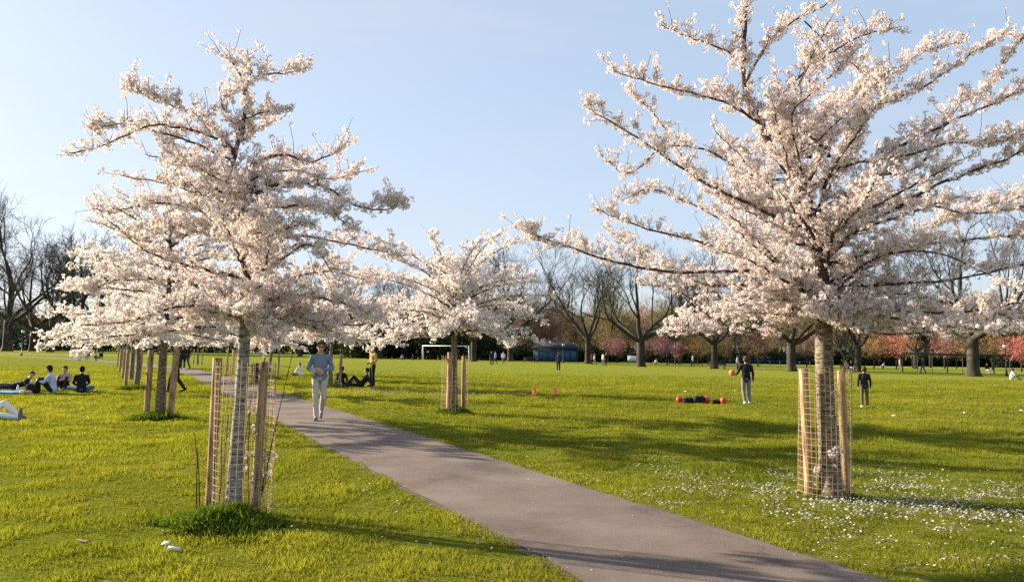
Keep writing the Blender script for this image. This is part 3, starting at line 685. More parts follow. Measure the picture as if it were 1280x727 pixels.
# tufts of rough growth round the feet of trees
def tuft(B, rx, ry, hmax, n, label, leaf=0.02, grp='rough growth round the tree feet', seed=1, dark=0.55, blades=0.5):
    r = np.random.RandomState(seed); a = r.rand(n) * 6.283; q = np.sqrt(r.rand(n)) * (1 + .28 * np.sin(a * 2 + seed) + .16 * np.sin(a * 5 + 2 * seed)) * (.55 + .6 * r.rand(n)); x = q * np.cos(a) * rx; y = q * np.sin(a) * ry
    hh = hmax * np.clip(1 - q ** 1.3, .04, 1) * (0.55 + 0.45 * vnoise(x, y, 7, seed)); z = hh * r.rand(n) ** 0.5
    P = np.stack([x, y, z], 1); s_ = leaf * (0.5 + r.rand(n)); 
    d1_ = r.randn(n, 3); d1_[:, 2] = np.abs(d1_[:, 2]) * .8 + .2; d1_ /= np.linalg.norm(d1_, axis=1)[:, None]
    d2_ = np.cross(d1_, r.randn(n, 3)); d2_ /= np.linalg.norm(d2_, axis=1)[:, None]
    isb = r.rand(n) < blades
    l1 = np.where(isb, s_ * 3.0, s_)[:, None]; l2 = np.where(isb, s_ * .16, s_ * .6)[:, None]
    V = np.stack([P, P + d1_ * l1 * .5 - d2_ * l2, P + d1_ * l1, P + d1_ * l1 * .5 + d2_ * l2], 1).reshape(-1, 3); V[:, 2] = np.maximum(V[:, 2], 0)
    i = np.arange(n)[:, None] * 4; F = np.hstack([i, i + 1, i + 2, i + 3])
    c = np.where(isb[:, None], np.array([[0.12, 0.17, 0.02]]), np.array([[0.04, 0.075, 0.014]])) * (0.6 + .8 * r.rand(n, 1))
    mb = MB(); mb.add(V, F); mb.c = [np.repeat(c, 4, axis=0).astype(np.float32)]
    o = mb.build('weed_clump', M['leaf'], col_attr=True); o.location = B; tag(o, label, 'weeds', grp); return o
tuft(LB + Vector((.02, -.33, 0)), .54, .48, .21, 19000, 'ivy and rough grass clump round the slim leaning cherry at front left', .022, seed=3)
tuft(RB, .36, .28, .07, 2600, 'low grass clump at the foot of the largest cherry', .018, seed=4, blades=.8)
tuft(MBp, .52, .4, .2, 3500, 'dark green clump round the foot of the middle cherry', .04, seed=5)
tuft(SB + Vector((.0, -.15, 0)), .62, .45, .16, 3500, 'dark grass clump round the foot of the broad cherry left of the path', .04, seed=6)
tuft(gnd(413, 485), .5, .4, .15, 900, 'clump at the foot of the cherry behind the walking man', .06, seed=7)
tuft(gnd(338, 474), .7, .5, .18, 900, 'clump at the foot of the cherry beyond the litter bin', .07, seed=8)
tuft(gnd(170, 488), .7, .5, .18, 900, 'clump at the foot of the third cherry left of the path', .07, seed=9)

# ------------------------------------------------------------------ bare park trees
def bare_tree(name, seed, H=18.0, tr=0.55, spread=0.95, depth=5, twig=0.017, lean=0.0):
    r = random.Random(seed); root = empty(name); tm, cm = MB(), MB()
    th = H * r.uniform(.17, .22); tp = [Vector((0, 0, -.1)), Vector((lean * .3, 0, th * .35)), Vector((lean, 0, th))]
    P = catmull(tp, 5); tm.tube(P, np.interp(np.linspace(0, 2, len(P)), [0, .25, .6, 2], [tr * 1.6, tr * 1.2, tr, tr * .95]), 12)
    tm.build('trunk', M['plane_bark'], root, smooth=True)
    def grow(p, d, L, rad, lev):
        n = 4 if lev < 3 else 3; pts = [p.copy()]; q = p.copy(); dd_ = d.copy()
        for i in range(n):
            bend = Vector((r.uniform(-1, 1), r.uniform(-1, 1), r.uniform(-1, 1))) * (0.17 + .04 * lev)
            dd_ = (dd_ + bend + Vector((0, 0, .10 if lev < 3 else .03))).normalized(); q = q + dd_ * L / n; pts.append(q.copy())
        r1 = max(twig * .6, rad * (.58 if lev < depth else .4))
        cm.tube(pts, np.linspace(rad, r1, n + 1), 7 if lev < 2 else (4 if lev < 4 else 3), cap=False)
        if lev >= depth: return
        nb = [3, 3, 3, 3, 4, 3][lev] + (r.random() < .35)
        for k in range(nb):
            t = r.uniform(.35, 1.0) if k else 1.0; i = min(n - 1, int(t * n)); pp = pts[i].lerp(pts[i + 1], min(1, t * n - i)); base = (pts[i + 1] - pts[i]).normalized()
            a = r.random() * 6.283; pr = base.cross(Vector((math.cos(a), math.sin(a), .3))).normalized()
            ang = r.uniform(.35, .95) if k else r.uniform(.05, .35)
            nd = (base * math.cos(ang) + pr * math.sin(ang)); nd.z += .08; nd.normalize()
            grow(pp, nd, L * r.uniform(.52, .80), max(twig * .8, rad * (1 - .42 * t) * r.uniform(.46, .68) if k else r1 * .98), lev + 1)
    nm = r.choice([4, 5, 5, 6]); a0 = r.random() * 6
    for k in range(nm):
        a = a0 + k * 6.283 / nm + r.uniform(-.3, .3); el = r.uniform(.38, 1.0) if k else 1.3
        d = Vector((math.cos(a) * math.cos(el) * spread, math.sin(a) * math.cos(el) * spread, math.sin(el))).normalized()
        grow(tp[-1] - Vector((0, 0, r.uniform(0, th * .12))), d, (H - th) * r.uniform(.36, .46), tr * r.uniform(.46, .66), 0)
    cm.build('crown', M['plane_bark'], root)
    print(name, seed, sum(len(f) for f in cm.f)); return root
GB = 'tall bare trees round the field'
B1 = bare_tree('bare_tree', 101, 17, .42, 1.1); B2 = bare_tree('bare_tree', 105, 17, .5, 1.1); B3 = bare_tree('bare_tree', 112, 17, .40, .95)
big = [ # px, Y, H, variant, rz, width factor, label
    (735, 122, 20, 0, 0.4, 1.0, 'tall bare tree between the blue pavilion and the round pink tree'),
    (801, 99, 17, 1, 1.1, 1.1, 'tall bare tree with thick trunk right of the white board'),
    (638, 140, 22, 2, 0.2, 1.1, 'tall bare tree behind the right edge of the middle cherry'),
    (893, 92, 15.5, 0, 2.5, 1.0, 'bare tree with a dark bench against its trunk'),
    (989, 83, 15, 1, 3.9, 1.2, 'thick trunked bare tree just left of the largest cherry trunk'),
    (1072, 86, 15, 2, 4.4, 1.2, 'bare tree with dark straight trunk behind the boy in black'),
    (1056, 90, 9, 2, 1.5, 0.7, 'thin leaning bare tree left of the straight dark trunk'),
    (1144, 120, 14, 0, 5.2, 0.9, 'thin bare tree beside the dark evergreen at right'),
    (1216, 71, 16.5, 1, 0.1, 1.35, 'thickest bare tree trunk, near the right edge'),
    (592, 128, 18, 0, 3.1, 1.1, 'bare tree behind the middle cherry, by the goal'),
    (560, 165, 17, 2, 2.0, 1.0, 'farther bare tree behind the white goal'),
    (475, 150, 19, 1, 4.9, 1.0, 'bare tree in the dark wood beyond the man in yellow'),
    (516, 158, 18, 0, 1.7, 1.0, 'bare tree in the dark wood left of the goal'),
    (8, 200, 42, 2, 0.7, 1.1, 'tallest bare tree, at the left edge'),
    (62, 190, 29, 0, 5.5, 1.3, 'bare tree with thick trunk left of the crouching person in white'),
    (94, 215, 36, 1, 2.9, 1.0, 'tall bare tree rising behind the broad cherry at left'),
    (125, 215, 33, 2, 4.1, .9, 'bare tree behind the crown of the broad cherry at left'),
    (40, 215, 32, 1, 1.3, .9, 'slender bare tree between the two tallest at left'),
    (200, 170, 20, 0, 2.2, 1.0, 'bare tree hidden behind the row of cherries at left'),
    (375, 170, 21, 2, 3.2, 1.0, 'bare tree beyond the walking man'),
]
srcs = [B1, B2, B3]; used = set()
for px, Y, H, vv, rz, wf, lab in big:
    o = srcs[vv] if vv not in used else copy_tree(srcs[vv]); used.add(vv)
    s_ = H / 17; o.location = gx(px, Y); o.rotation_euler = (0, 0, rz); o.scale = (s_ * (wf if wf < 1.2 else 1.1), s_ * (wf if wf < 1.2 else 1.1), s_)
    tag(o, lab, 'tree', GB)

# twiggy mass used for far wood and small trees
def twig_cloud(mb, c, rx, ry, rz_, n, colr, r, size=(.5, 1.1), wd=.05, up=.9, jit=.35):
    a = r.randn(n, 3); a /= np.linalg.norm(a, axis=1)[:, None]; q = r.rand(n, 1) ** .42
    lump = 1 + .35 * np.sin(a[:, :1] * 5 + c[0]) * np.cos(a[:, 1:2] * 4 + c[1]); P = a * q * lump * np.array([rx, ry, rz_]) + np.array(c)
    d = a * .7 + r.randn(n, 3) * .5; d[:, 2] += up; d /= np.linalg.norm(d, axis=1)[:, None]
    s_ = np.cross(d, r.randn(n, 3)); s_ /= np.linalg.norm(s_, axis=1)[:, None]
    L = (size[0] + (size[1] - size[0]) * r.rand(n, 1))
    V = np.stack([P - s_ * wd, P + s_ * wd, P + d * L], 1).reshape(-1, 3); V[:, 2] = np.maximum(V[:, 2], 0)
    i = np.arange(n)[:, None] * 3; mb.add(V, np.hstack([i, i + 1, i + 2, i + 2]))
    cc = np.array(colr)[None] * (1 - jit + 2 * jit * r.rand(n, 1)) * (1 + .12 * r.randn(n, 3)); mb.c[-1] = np.repeat(np.clip(cc, .004, 1), 3, axis=0).astype(np.float32)
R = np.random.RandomState(71)
fw = MB()
pal = [(.24, .175, .11), (.30, .21, .12), (.19, .17, .09), (.31, .19, .13), (.17, .17, .09), (.26, .20, .15)]
for i in range(170):
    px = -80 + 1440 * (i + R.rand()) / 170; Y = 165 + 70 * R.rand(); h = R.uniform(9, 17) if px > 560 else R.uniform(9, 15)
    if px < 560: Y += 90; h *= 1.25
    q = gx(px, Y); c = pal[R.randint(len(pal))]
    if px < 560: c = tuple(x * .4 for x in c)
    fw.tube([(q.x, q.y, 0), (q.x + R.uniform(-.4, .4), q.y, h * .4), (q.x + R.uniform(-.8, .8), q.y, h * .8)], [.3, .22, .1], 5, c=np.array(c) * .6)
    for k in range(5):
        a = R.rand() * 6.28; fw.tube([(q.x, q.y, h * .3), (q.x + math.cos(a) * h * .14, q.y + math.sin(a) * h * .14, h * .58), (q.x + math.cos(a) * h * .26, q.y + math.sin(a) * h * .26, h * .9)], [.14, .09, .03], 3, cap=False, c=np.array(c) * .6)
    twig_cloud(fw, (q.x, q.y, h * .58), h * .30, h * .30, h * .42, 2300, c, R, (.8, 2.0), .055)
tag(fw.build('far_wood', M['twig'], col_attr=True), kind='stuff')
# evergreen undergrowth along the back
ug = MB()
for i in range(230):
    px = -90 + 1460 * (i + R.rand()) / 230; Y = R.uniform(150, 164) + (90 if px < 430 else 0)
    hh = (R.uniform(2.0, 3.6) if px > 620 else R.uniform(3.5, 8.5) if px > 400 else R.uniform(4, 9.5)); q = gx(px, Y)
    c = (.028, .040, .022) if px > 300 else (.032, .055, .048)
    n = 420; a = R.randn(n, 3); a /= np.linalg.norm(a, axis=1)[:, None]
    P = a * (R.rand(n, 1) ** .3) * [(1.5 if px < 430 else 1) * R.uniform(2.2, 3.8), 1.8, hh * .55] + [q.x, q.y, hh * .45]
    d = R.randn(n, 3); d /= np.linalg.norm(d, axis=1)[:, None]; e = np.cross(d, R.randn(n, 3)); e /= np.linalg.norm(e, axis=1)[:, None]
    V = np.stack([P - d * .3, P + e * .2, P + d * .3, P - e * .2], 1).reshape(-1, 3); V[:, 2] = np.maximum(V[:, 2], 0.01)
    k = np.arange(n)[:, None] * 4; ug.add(V, np.hstack([k, k + 1, k + 2, k + 3])); ug.c[-1] = np.repeat(np.array(c)[None] * (.6 + .9 * R.rand(n, 1)), 4, axis=0).astype(np.float32)
tag(ug.build('evergreen_undergrowth', M['leaf'], col_attr=True), kind='stuff')

def small_tree(name, px, Y, H, W, c, lab, grp, seed, n=1500, stem=.28, size=(.25, .6), wd=.03):
    r = np.random.RandomState(seed); q = gx(px, Y); root = empty(name, q, label=lab, cat='tree', group=grp)
    t = MB(); t.tube([(0, 0, -.05), (.05, 0, H * .2), (0, 0, H * .45)], [.11, .09, .06], 6)
    for k in range(7):
        a = k * .9 + r.rand(); t.tube([(0, 0, H * .25), (math.cos(a) * W * .22, math.sin(a) * W * .22, H * .5), (math.cos(a) * W * .42, math.sin(a) * W * .42, H * .82)], [.05, .035, .015], 4, cap=False)
    t.build('trunk', M['plane_bark'] if 'birch' not in name else M['cherry_bark'], root)
    m_ = MB(); twig_cloud(m_, (0, 0, H * (.5 + stem / 2)), W / 2, W / 2, H * (1 - stem) / 2, n, c, r, size, wd, up=.3)
    m_.build('crown', M['twig'], root, col_attr=True); return root
GP = 'small blossoming trees at the far side of the field'
PK, RD, GO = (.44, .21, .21), (.32, .18, .13), (.34, .22, .10)
small = [
    (771, 135, 4.6, 3.6, PK, 'round pink tree between the two tall bare trees'), (827, 132, 4.8, 3.9, PK, 'brightest round pink tree right of the thick bare trunk'),
    (848, 128, 3.6, 1.8, PK, 'small pink tree beside the globe lamp'), (947, 118, 5.6, 5.2, RD, 'wide reddish tree behind the person with the orange ball'),
    (1008, 116, 5.4, 4.4, RD, 'reddish tree just left of the largest cherry trunk'), (1120, 110, 5.6, 4.8, (.50, .19, .12), 'russet tree right of the boy in black'),
    (1180, 122, 6.0, 4.0, (.42, .20, .18), 'red pink tree left of the thickest bare trunk'), (1276, 100, 4.8, 4.2, (.5, .18, .15), 'reddish tree at the right edge'),
    (690, 150, 4.2, 5.0, (.22, .12, .14), 'low purplish tree over the blue pavilion roof'), (805, 150, 4.8, 4.5, (.24, .14, .13), 'dull mauve tree behind the thick bare trunk'),
]
for i, (px, Y, H, W, c, lab) in enumerate(small): small_tree('pink_tree', px, Y, H, W, c, lab, GP, 200 + i)
GG = 'small golden brown trees at the far side of the field'
gold = [(872, 125, 5.2, 3.4, 'golden brown tree right of the small pink one'), (885, 130, 4.6, 3.0, 'golden tree touching the trunk with the bench'), (907, 128, 4.6, 3.2, 'golden tree right of the trunk with the bench'),
        (760, 140, 6, 3.4, 'thin golden tree left of the round pink tree'), (1092, 112, 5, 3.2, 'golden tree just right of the boy in black'), (1140, 128, 5.5, 4.0, 'golden tree behind the overhead rail'),
        (1240, 118, 6.2, 5.0, 'golden tree right of the thickest bare trunk'), (1195, 126, 6.5, 5.0, 'tall golden tree behind the overhead rail'), (1030, 125, 5, 4, 'golden tree behind the largest cherry trunk')]
for i, (px, Y, H, W, lab) in enumerate(gold): small_tree('golden_tree', px, Y, H, W, GO, lab, GG, 300 + i, n=1200)
eg = empty('evergreen_tree', gx(1163, 135), label='dark evergreen tree beside the thin bare trunk at right', cat='tree')
t = MB(); t.tube([(0, 0, -.1), (0, 0, 3), (0, 0, 6)], [.3, .25, .15], 8); t.build('trunk', M['plane_bark'], eg)
t = MB()
for k in range(7):
    R_ = R; n = 420; a = R.randn(n, 3); a /= np.linalg.norm(a, axis=1)[:, None]; P = a * (R.rand(n, 1) ** .3) * [2.2, 2, 1.3] + [R.uniform(-2.2, 2.2), R.uniform(-1.5, 1.5), R.uniform(4, 7)]
    d = R.randn(n, 3); d /= np.linalg.norm(d, axis=1)[:, None]; e = np.cross(d, R.randn(n, 3)); e /= np.linalg.norm(e, axis=1)[:, None]
    i = np.arange(n)[:, None] * 4; t.add(np.stack([P - d * .25, P + e * .15, P + d * .25, P - e * .15], 1).reshape(-1, 3), np.hstack([i, i + 1, i + 2, i + 3])); t.c[-1] = np.repeat(np.array([[.014, .03, .028]]) * (.6 + .9 * R.rand(n, 1)), 4, axis=0).astype(np.float32)
t.build('crown', M['leaf'], eg, col_attr=True)

# ------------------------------------------------------------------ things in the park
# goal
ga, gb = gx(528, 118), gx(586, 112)
Hg = 2.44; goal = empty('football_goal', (0, 0, 0), label='white football goal beyond the middle cherry', cat='goal')
for q in (ga, gb):
    t = MB(); t.tube([(q.x, q.y, 0), (q.x, q.y, 1.2), (q.x, q.y, Hg)], .055, 10); t.build('post', M['white_metal'], goal)
t = MB(); t.tube([(ga.x, ga.y, Hg), ((ga.x + gb.x) / 2, (ga.y + gb.y) / 2, Hg), (gb.x, gb.y, Hg)], .06, 10); t.build('crossbar', M['white_metal'], goal)
t = MB()
for q, sg in ((ga, 1), (gb, 1)):
    t.tube([(q.x, q.y, Hg), (q.x, q.y + .8, Hg - .05), (q.x, q.y + 1.9, 0.02)], .035, 6)
t.tube([(gb.x, gb.y, Hg - .6), (gb.x - .3, gb.y, Hg - .3), (gb.x - .6, gb.y, Hg)], .03, 6)
t.build('stay', M['white_metal'], goal)

# litter bin
bp_ = gnd(321, 480); bn = empty('litter_bin', bp_, label='dark round litter bin beside the path', cat='bin')
t = MB(); t.lathe([(0, 0), (.22, 0), (.24, .04), (.25, .78), (.0, .78)], 20); t.build('body', M['bin'], bn)
t = MB(); t.lathe([(.0, .785), (.28, .785), (.285, .84), (.25, .92), (.12, .96), (0, .965)], 20); t.build('lid', M['bin'], bn)
t = MB(); t.lathe([(.256, .60), (.262, .61), (.262, .66), (.256, .67)], 20); t.build('band', M['dark_metal'], bn)

def ball(px, py, d, lab):
    q = gnd(px, py); n = 12; t = MB(); t.lathe([(max(1e-4, d / 2 * math.sin(math.pi * k / n)), d / 2 - d / 2 * math.cos(math.pi * k / n)) for k in range(n + 1)], 20)
    root = t.build('ball', M['red_ball'], smooth=True); root.location = q + Vector((0, 0, .0)); tag(root, lab, 'ball', 'red balls beside the black bags')
    s2 = MB(); R1 = d / 2 * 1.004
    for ax in range(3):
        pts = []
        for a in np.linspace(0, 2 * math.pi, 25):
            v_ = [0, 0, d / 2]; v_[ax] += R1 * math.cos(a); v_[(ax + 1) % 3] += R1 * math.sin(a); pts.append(v_)
        s2.tube(pts, .003, 4, cap=False)
    s2.build('seam', M['dark_metal'], root)
ball(849, 503, .22, 'red ball on its own, leftmost of the three')
ball(884, 504, .24, 'red ball touching the right end of the black bags')
ball(904.5, 504, .22, 'rightmost of the three red balls, nearest the person in dark clothes')

def softbag(name, px, py, L, Wd, H, c, lab, grp, seed):
    q = gnd(px, py); root = empty(name, q, label=lab, cat='bag', group=grp); me = bpy.data.meshes.new('body')
    r = np.random.RandomState(seed); t = MB(); n1_, n2_ = 14, 20; pr = []
    v = []; 
    for i in range(n1_ + 1):
        ph = math.pi * i / n1_
        for j in range(n2_):
            a = 2 * math.pi * j / n2_; e = lambda x: math.copysign(abs(x) ** .6, x)
            s_ = 1 + .16 * noise.noise((math.cos(a) * 2, math.sin(a) * 2, ph * 2 + seed)); v.append([L / 2 * e(math.cos(a)) * e(math.sin(ph)) * s_, Wd / 2 * e(math.sin(a)) * e(math.sin(ph)) * s_, H / 2 - H / 2 * e(math.cos(ph)) * s_])
    v = np.array(v); v[:, 2] = np.maximum(v[:, 2], 0.005)
    f = [[i * n2_ + j, i * n2_ + (j + 1) % n2_, (i + 1) * n2_ + (j + 1) % n2_, (i + 1) * n2_ + j] for i in range(n1_) for j in range(n2_)]
    t.add(v, f); t.build('body', M[c], root, smooth=True)
    t = MB(); t.tube([(-L * .28, 0, H * .9), (-L * .15, 0, H * 1.25), (L * .15, 0, H * 1.28), (L * .28, 0, H * .9)], .012, 5); t.build('strap', M['dark_metal'], root); return root
GBg = 'black bags between the red balls'
softbag('sports_bag', 861, 503.5, .42, .25, .18, 'black', 'left black sports bag between the red balls', GBg, 1)
softbag('sports_bag', 874, 504, .40, .25, .25, 'black', 'taller black sports bag beside the middle red ball', GBg, 2)
softbag('sports_bag', 896, 504.5, .24, .2, .13, 'black', 'small black bag left of the rightmost red ball', GBg, 3)
softbag('picnic_bag', 41, 491.5, .42, .3, .34, 'black', 'black bag in front of the sitting person in pale blue', 'picnic things', 5)

def cone(px, py, lab):
    q = gnd(px, py); r0 = empty('marker_cone', q, label=lab, cat='cone', group='orange marker cones on the grass')
    t = MB(); t.lathe([(0.001, .004), (.085, .004), (.085, .02), (.07, .022), (.018, .235), (.001, .24)], 16); t.build('body', M['orange'], r0)
    t = MB(); t.box((0, 0, .012), (.19, .19, .016)); t.build('base', M['orange'], r0); r0.scale = (1.4, 1.4, 1.4)
cone(668, 493.5, 'left orange marker cone on the grass'); cone(694, 493.5, 'right orange marker cone on the grass')

# litter
q = gnd(217, 689); t = MB(); t.tube([(-.055, 0, .035), (0, .004, .03), (.06, .008, .028)], [.022, .021, .018], 12); o = t.build('paper_cup', M['paper']); o.location = q; o.scale = (.8, .8, .8); tag(o, 'crushed white cup lying left of the ivy clump', 'litter')
q = gnd(207, 684); t = MB(); t.add([[-.03, -.02, .035], [.03, -.015, .04], [.025, .025, .05], [-.025, .02, .045], [-.03, -.02, .025], [.03, -.015, .028], [.025, .025, .035], [-.025, .02, .03]], [[0, 1, 2, 3], [7, 6, 5, 4], [0, 4, 5, 1], [1, 5, 6, 2], [2, 6, 7, 3], [3, 7, 4, 0]]); o = t.build('paper_scrap', M['paper']); o.location = q; tag(o, 'small white paper scrap beside the crushed cup', 'litter')
M['dryleaf'] = plain('dry_leaf', (.30, .15, .09), .8)
def dry_leaf(px, py, s_, lab, rz):
    q = gnd(px, py); pts = []; n = 10
    for k in range(n):
        a = 2 * math.pi * k / n; rr_ = s_ * (.75 + .3 * (k % 2)); pts.append([rr_ * math.cos(a) * 1.3, rr_ * math.sin(a) * .8, .04 + .012 * math.cos(a * 2)])
    v = pts + [[x, y, z - .003] for x, y, z in pts] + [[0, 0, .03], [0, 0, .027]]
    f = [[k, (k + 1) % n, 2 * n, 2 * n] for k in range(n)] + [[n + (k + 1) % n, n + k, 2 * n + 1, 2 * n + 1] for k in range(n)] + [[k, n + k, n + (k + 1) % n, (k + 1) % n] for k in range(n)]
    t = MB(); t.add(v, f); o = t.build('dry_leaf', M['dryleaf']); o.location = q; o.rotation_euler = (0.2, 0.1, rz); tag(o, lab, 'leaf')
dry_leaf(105, 681, .045, 'large brown dry leaf in the grass at front left', .4)
dry_leaf(335, 668, .03, 'brown dry leaf right of the ivy clump', 1.4)
for i, (px, py, lab) in enumerate([(1118, 521, 'white scrap of paper right of the boy in black'), (1206, 517, 'white scrap lying on the field toward the right edge'), (1277, 514, 'white scrap at the right edge of the field'),
                     (857, 490, 'tiny white scrap above the black bags'), (919, 489, 'tiny white scrap left of the person in dark clothes')]):
    q = gnd(px, py); t = MB(); t.box((0, 0, .04), (.11, .07, .015), rz=i * .7); t.box((.02, .015, .05), (.06, .06, .010), rz=i + .4); o = t.build('paper_scrap', M['paper']); o.location = q; tag(o, lab, 'litter', 'white scraps on the field')

# blanket and picnic
t = MB(); n = 12; bq = gnd(12, 491)
v = [[-1.3 + 2.1 * i / n, -.45 + .95 * j / n, .05 + .025 * noise.noise((i * .5, j * .5, 0))] for j in range(n + 1) for i in range(n + 1)]
k = (n + 1) ** 2; v += [[a_, b2, c_ - .02] for a_, b2, c_ in v]
f = [[j * (n + 1) + i, j * (n + 1) + i + 1, (j + 1) * (n + 1) + i + 1, (j + 1) * (n + 1) + i] for j in range(n) for i in range(n)]
f += [[k + j * (n + 1) + i, k + (j + 1) * (n + 1) + i, k + (j + 1) * (n + 1) + i + 1, k + j * (n + 1) + i + 1] for j in range(n) for i in range(n)]
for i in range(n):
    f.append([i, k + i, k + i + 1, i + 1]); e0 = n * (n + 1); f.append([e0 + i, e0 + i + 1, k + e0 + i + 1, k + e0 + i]); f.append([i * (n + 1), (i + 1) * (n + 1), k + (i + 1) * (n + 1), k + i * (n + 1)]); f.append([i * (n + 1) + n, k + i * (n + 1) + n, k + (i + 1) * (n + 1) + n, (i + 1) * (n + 1) + n])
t.add(v, f); o = t.build('blanket', M['blanket'], smooth=True); o.location = bq; tag(o, 'blue picnic blanket under the group sitting at left', 'blanket')
for (px, py, nm, lab, h_, r_, mt) in ((22, 490, 'bottle', 'clear bottle standing on the blanket edge', .2, .04, 'white_metal'), (28, 493, 'food_tub', 'pale tub on the blanket edge', .09, .08, 'paper'), (35, 493, 'food_tub', 'cream tub right of the bottle by the blanket', .07, .09, 'cream')):
    q = gnd(px, py); t = MB()
    t.lathe([(.001, 0), (r_ * .9, 0), (r_, .01), (r_, h_ * .6), (r_ * (.35 if nm == 'bottle' else 1.08), h_ * .8), (r_ * (.35 if nm == 'bottle' else 1.08), h_), (.001, h_)], 14)
    o = t.build(nm, M[mt]); o.location = q + Vector((0, 0, .055)); tag(o, lab, 'picnic item', 'picnic things')

# pavilion
pv = gx(694, 146); pr = empty('pavilion', pv, label='low blue pavilion beyond the field, between the middle cherry and bare tree', cat='building')
t = MB(); t.box((0, 0, 1.25), (8.4, 4, 2.5)); t.build('wall', M['slate'], pr)
t = MB(); t.add([[-4.7, -2.5, 2.5], [4.7, -2.5, 2.5], [4.7, 2.5, 2.5], [-4.7, 2.5, 2.5], [-3, 0, 3.7], [3, 0, 3.7]], [[0, 1, 5, 4], [2, 3, 4, 5], [1, 2, 5, 5], [3, 0, 4, 4], [0, 3, 2, 1]]); t.build('roof', M['slate'], pr)
for x in (-3.3, -2.1, -.9, .9, 2.1, 3.3):
    t = MB(); t.box((x, -2.03, 1.15), (1.0, .05, 2.0)); t.box((x - .3, -2.07, 1.15), (.05, .04, 1.8)); t.box((x + .3, -2.07, 1.15), (.05, .04, 1.8)); t.build('shutter', M['blue_paint'], pr)
# white board
wb = gx(790, 118); r0 = empty('notice_board', wb, label='white board on legs left of the thick bare trunk', cat='board')
t = MB(); t.box((0, 0, .95), (1.35, .06, .85)); t.build('panel', M['white_metal'], r0)
for x in (-.6, .6): t = MB(); t.box((x, .06, .68), (.06, .06, 1.36)); t.build('leg', M['dark_metal'], r0)
# lamps
def lamp(px, Y, H, lab, warm=False):
    r0 = empty('street_lamp', gx(px, Y), label=lab, cat='lamp post', group='park lamp posts')
    t = MB(); t.lathe([(.001, 0), (.12, 0), (.12, .5), (.06, .55), (.045, H - .35), (.08, H - .3), (.001, H - .3)], 10); t.build('pole', M['dark_metal'], r0)
    t = MB(); t.lathe([(.001, H - .32), (.14, H - .3), (.26, H - .05), (.2, H + .08), (.001, H + .1)], 12); t.build('lantern', M['globe'], r0)
    t = MB(); t.lathe([(.001, H + .25), (.1, H + .15), (.24, H + .06), (.001, H + .08)], 12); t.build('cap', M['dark_metal'], r0)
lamp(844, 128, 3.1, 'lamp post beside the small pink tree'); lamp(1257, 74, 3.0, 'lamp post right of the thickest bare trunk'); lamp(27, 118, 3.8, 'lamp post among the trees at the left edge'); lamp(672, 135, 3.6, 'lamp post left of the blue pavilion'); lamp(704, 128, 3.1, 'lamp post in front of the blue pavilion')
# overhead rail
ra, rb = gx(1128, 88), gx(1262, 84); r0 = empty('overhead_rail', (0, 0, 0), label='long dark overhead rail on slim posts by the thickest bare trunk', cat='frame')
t = MB(); t.tube([(ra.x, ra.y, 2.15), ((ra.x + rb.x) / 2, (ra.y + rb.y) / 2, 2.1), (rb.x, rb.y, 2.0)], .12, 6); t.build('beam', M['dark_wood'], r0)
for k in range(8):
    a = ra.lerp(rb, k / 7); t = MB(); t.tube([(a.x, a.y + .05, 0), (a.x, a.y + .05, .9), (a.x, a.y + .05, 2.05)], .035 if k % 3 else .06, 6); t.build('post', M['cream'] if k % 3 else M['dark_wood'], r0)
# benches
def bench(px, Y, L, lab, rz=0):
    r0 = empty('park_bench', gx(px, Y), rz, label=lab, cat='bench', group='dark park benches')
    t = MB(); [t.box((0, -.2 + .14 * k, .44), (L, .11, .035)) for k in range(4)]; t.build('seat', M['dark_wood'], r0)
    t = MB(); [t.box((0, .27 + .02 * k, .58 + .13 * k), (L, .035, .1)) for k in range(3)]; t.build('backrest', M['dark_wood'], r0)
    for x in (-L * .42, L * .42): t = MB(); t.box((x, -.18, .21), (.07, .06, .42)); t.box((x, .28, .43), (.07, .06, .86)); t.box((x, .03, .41), (.06, .4, .03)); t.build('leg', M['dark_metal'], r0)
bench(897, 89, 1.9, 'dark bench in front of the bare trunk near the middle right'); bench(662, 122, 1.9, 'dark bench left of the blue pavilion'); bench(1060, 84, 1.7, 'dark bench under the leaning bare tree', .2)
# low rails
for px0, px1, Y, lab in ((836, 878, 112, 'low dark rail in front of the small pink tree'), (900, 1012, 128, 'low blue grey railing behind the person with the orange ball')):
    a, b2 = gx(px0, Y), gx(px1, Y); r0 = empty('low_railing', (0, 0, 0), label=lab, cat='railing')
    t = MB(); t.tube([(a.x, a.y, .8), (b2.x, b2.y, .8)], .04, 5); t.tube([(a.x, a.y, .35), (b2.x, b2.y, .35)], .035, 5)
    t.build('rail', M['dark_metal'] if px0 < 850 else M['blue_paint'], r0); n = int((b2 - a).length / 1.6)
    t = MB()
    for k in range(n + 1):
        c = a.lerp(b2, k / n); t.tube([(c.x, c.y, 0), (c.x, c.y, .86)], .045, 6)
    t.build('post', M['dark_metal'] if px0 < 850 else M['blue_paint'], r0)

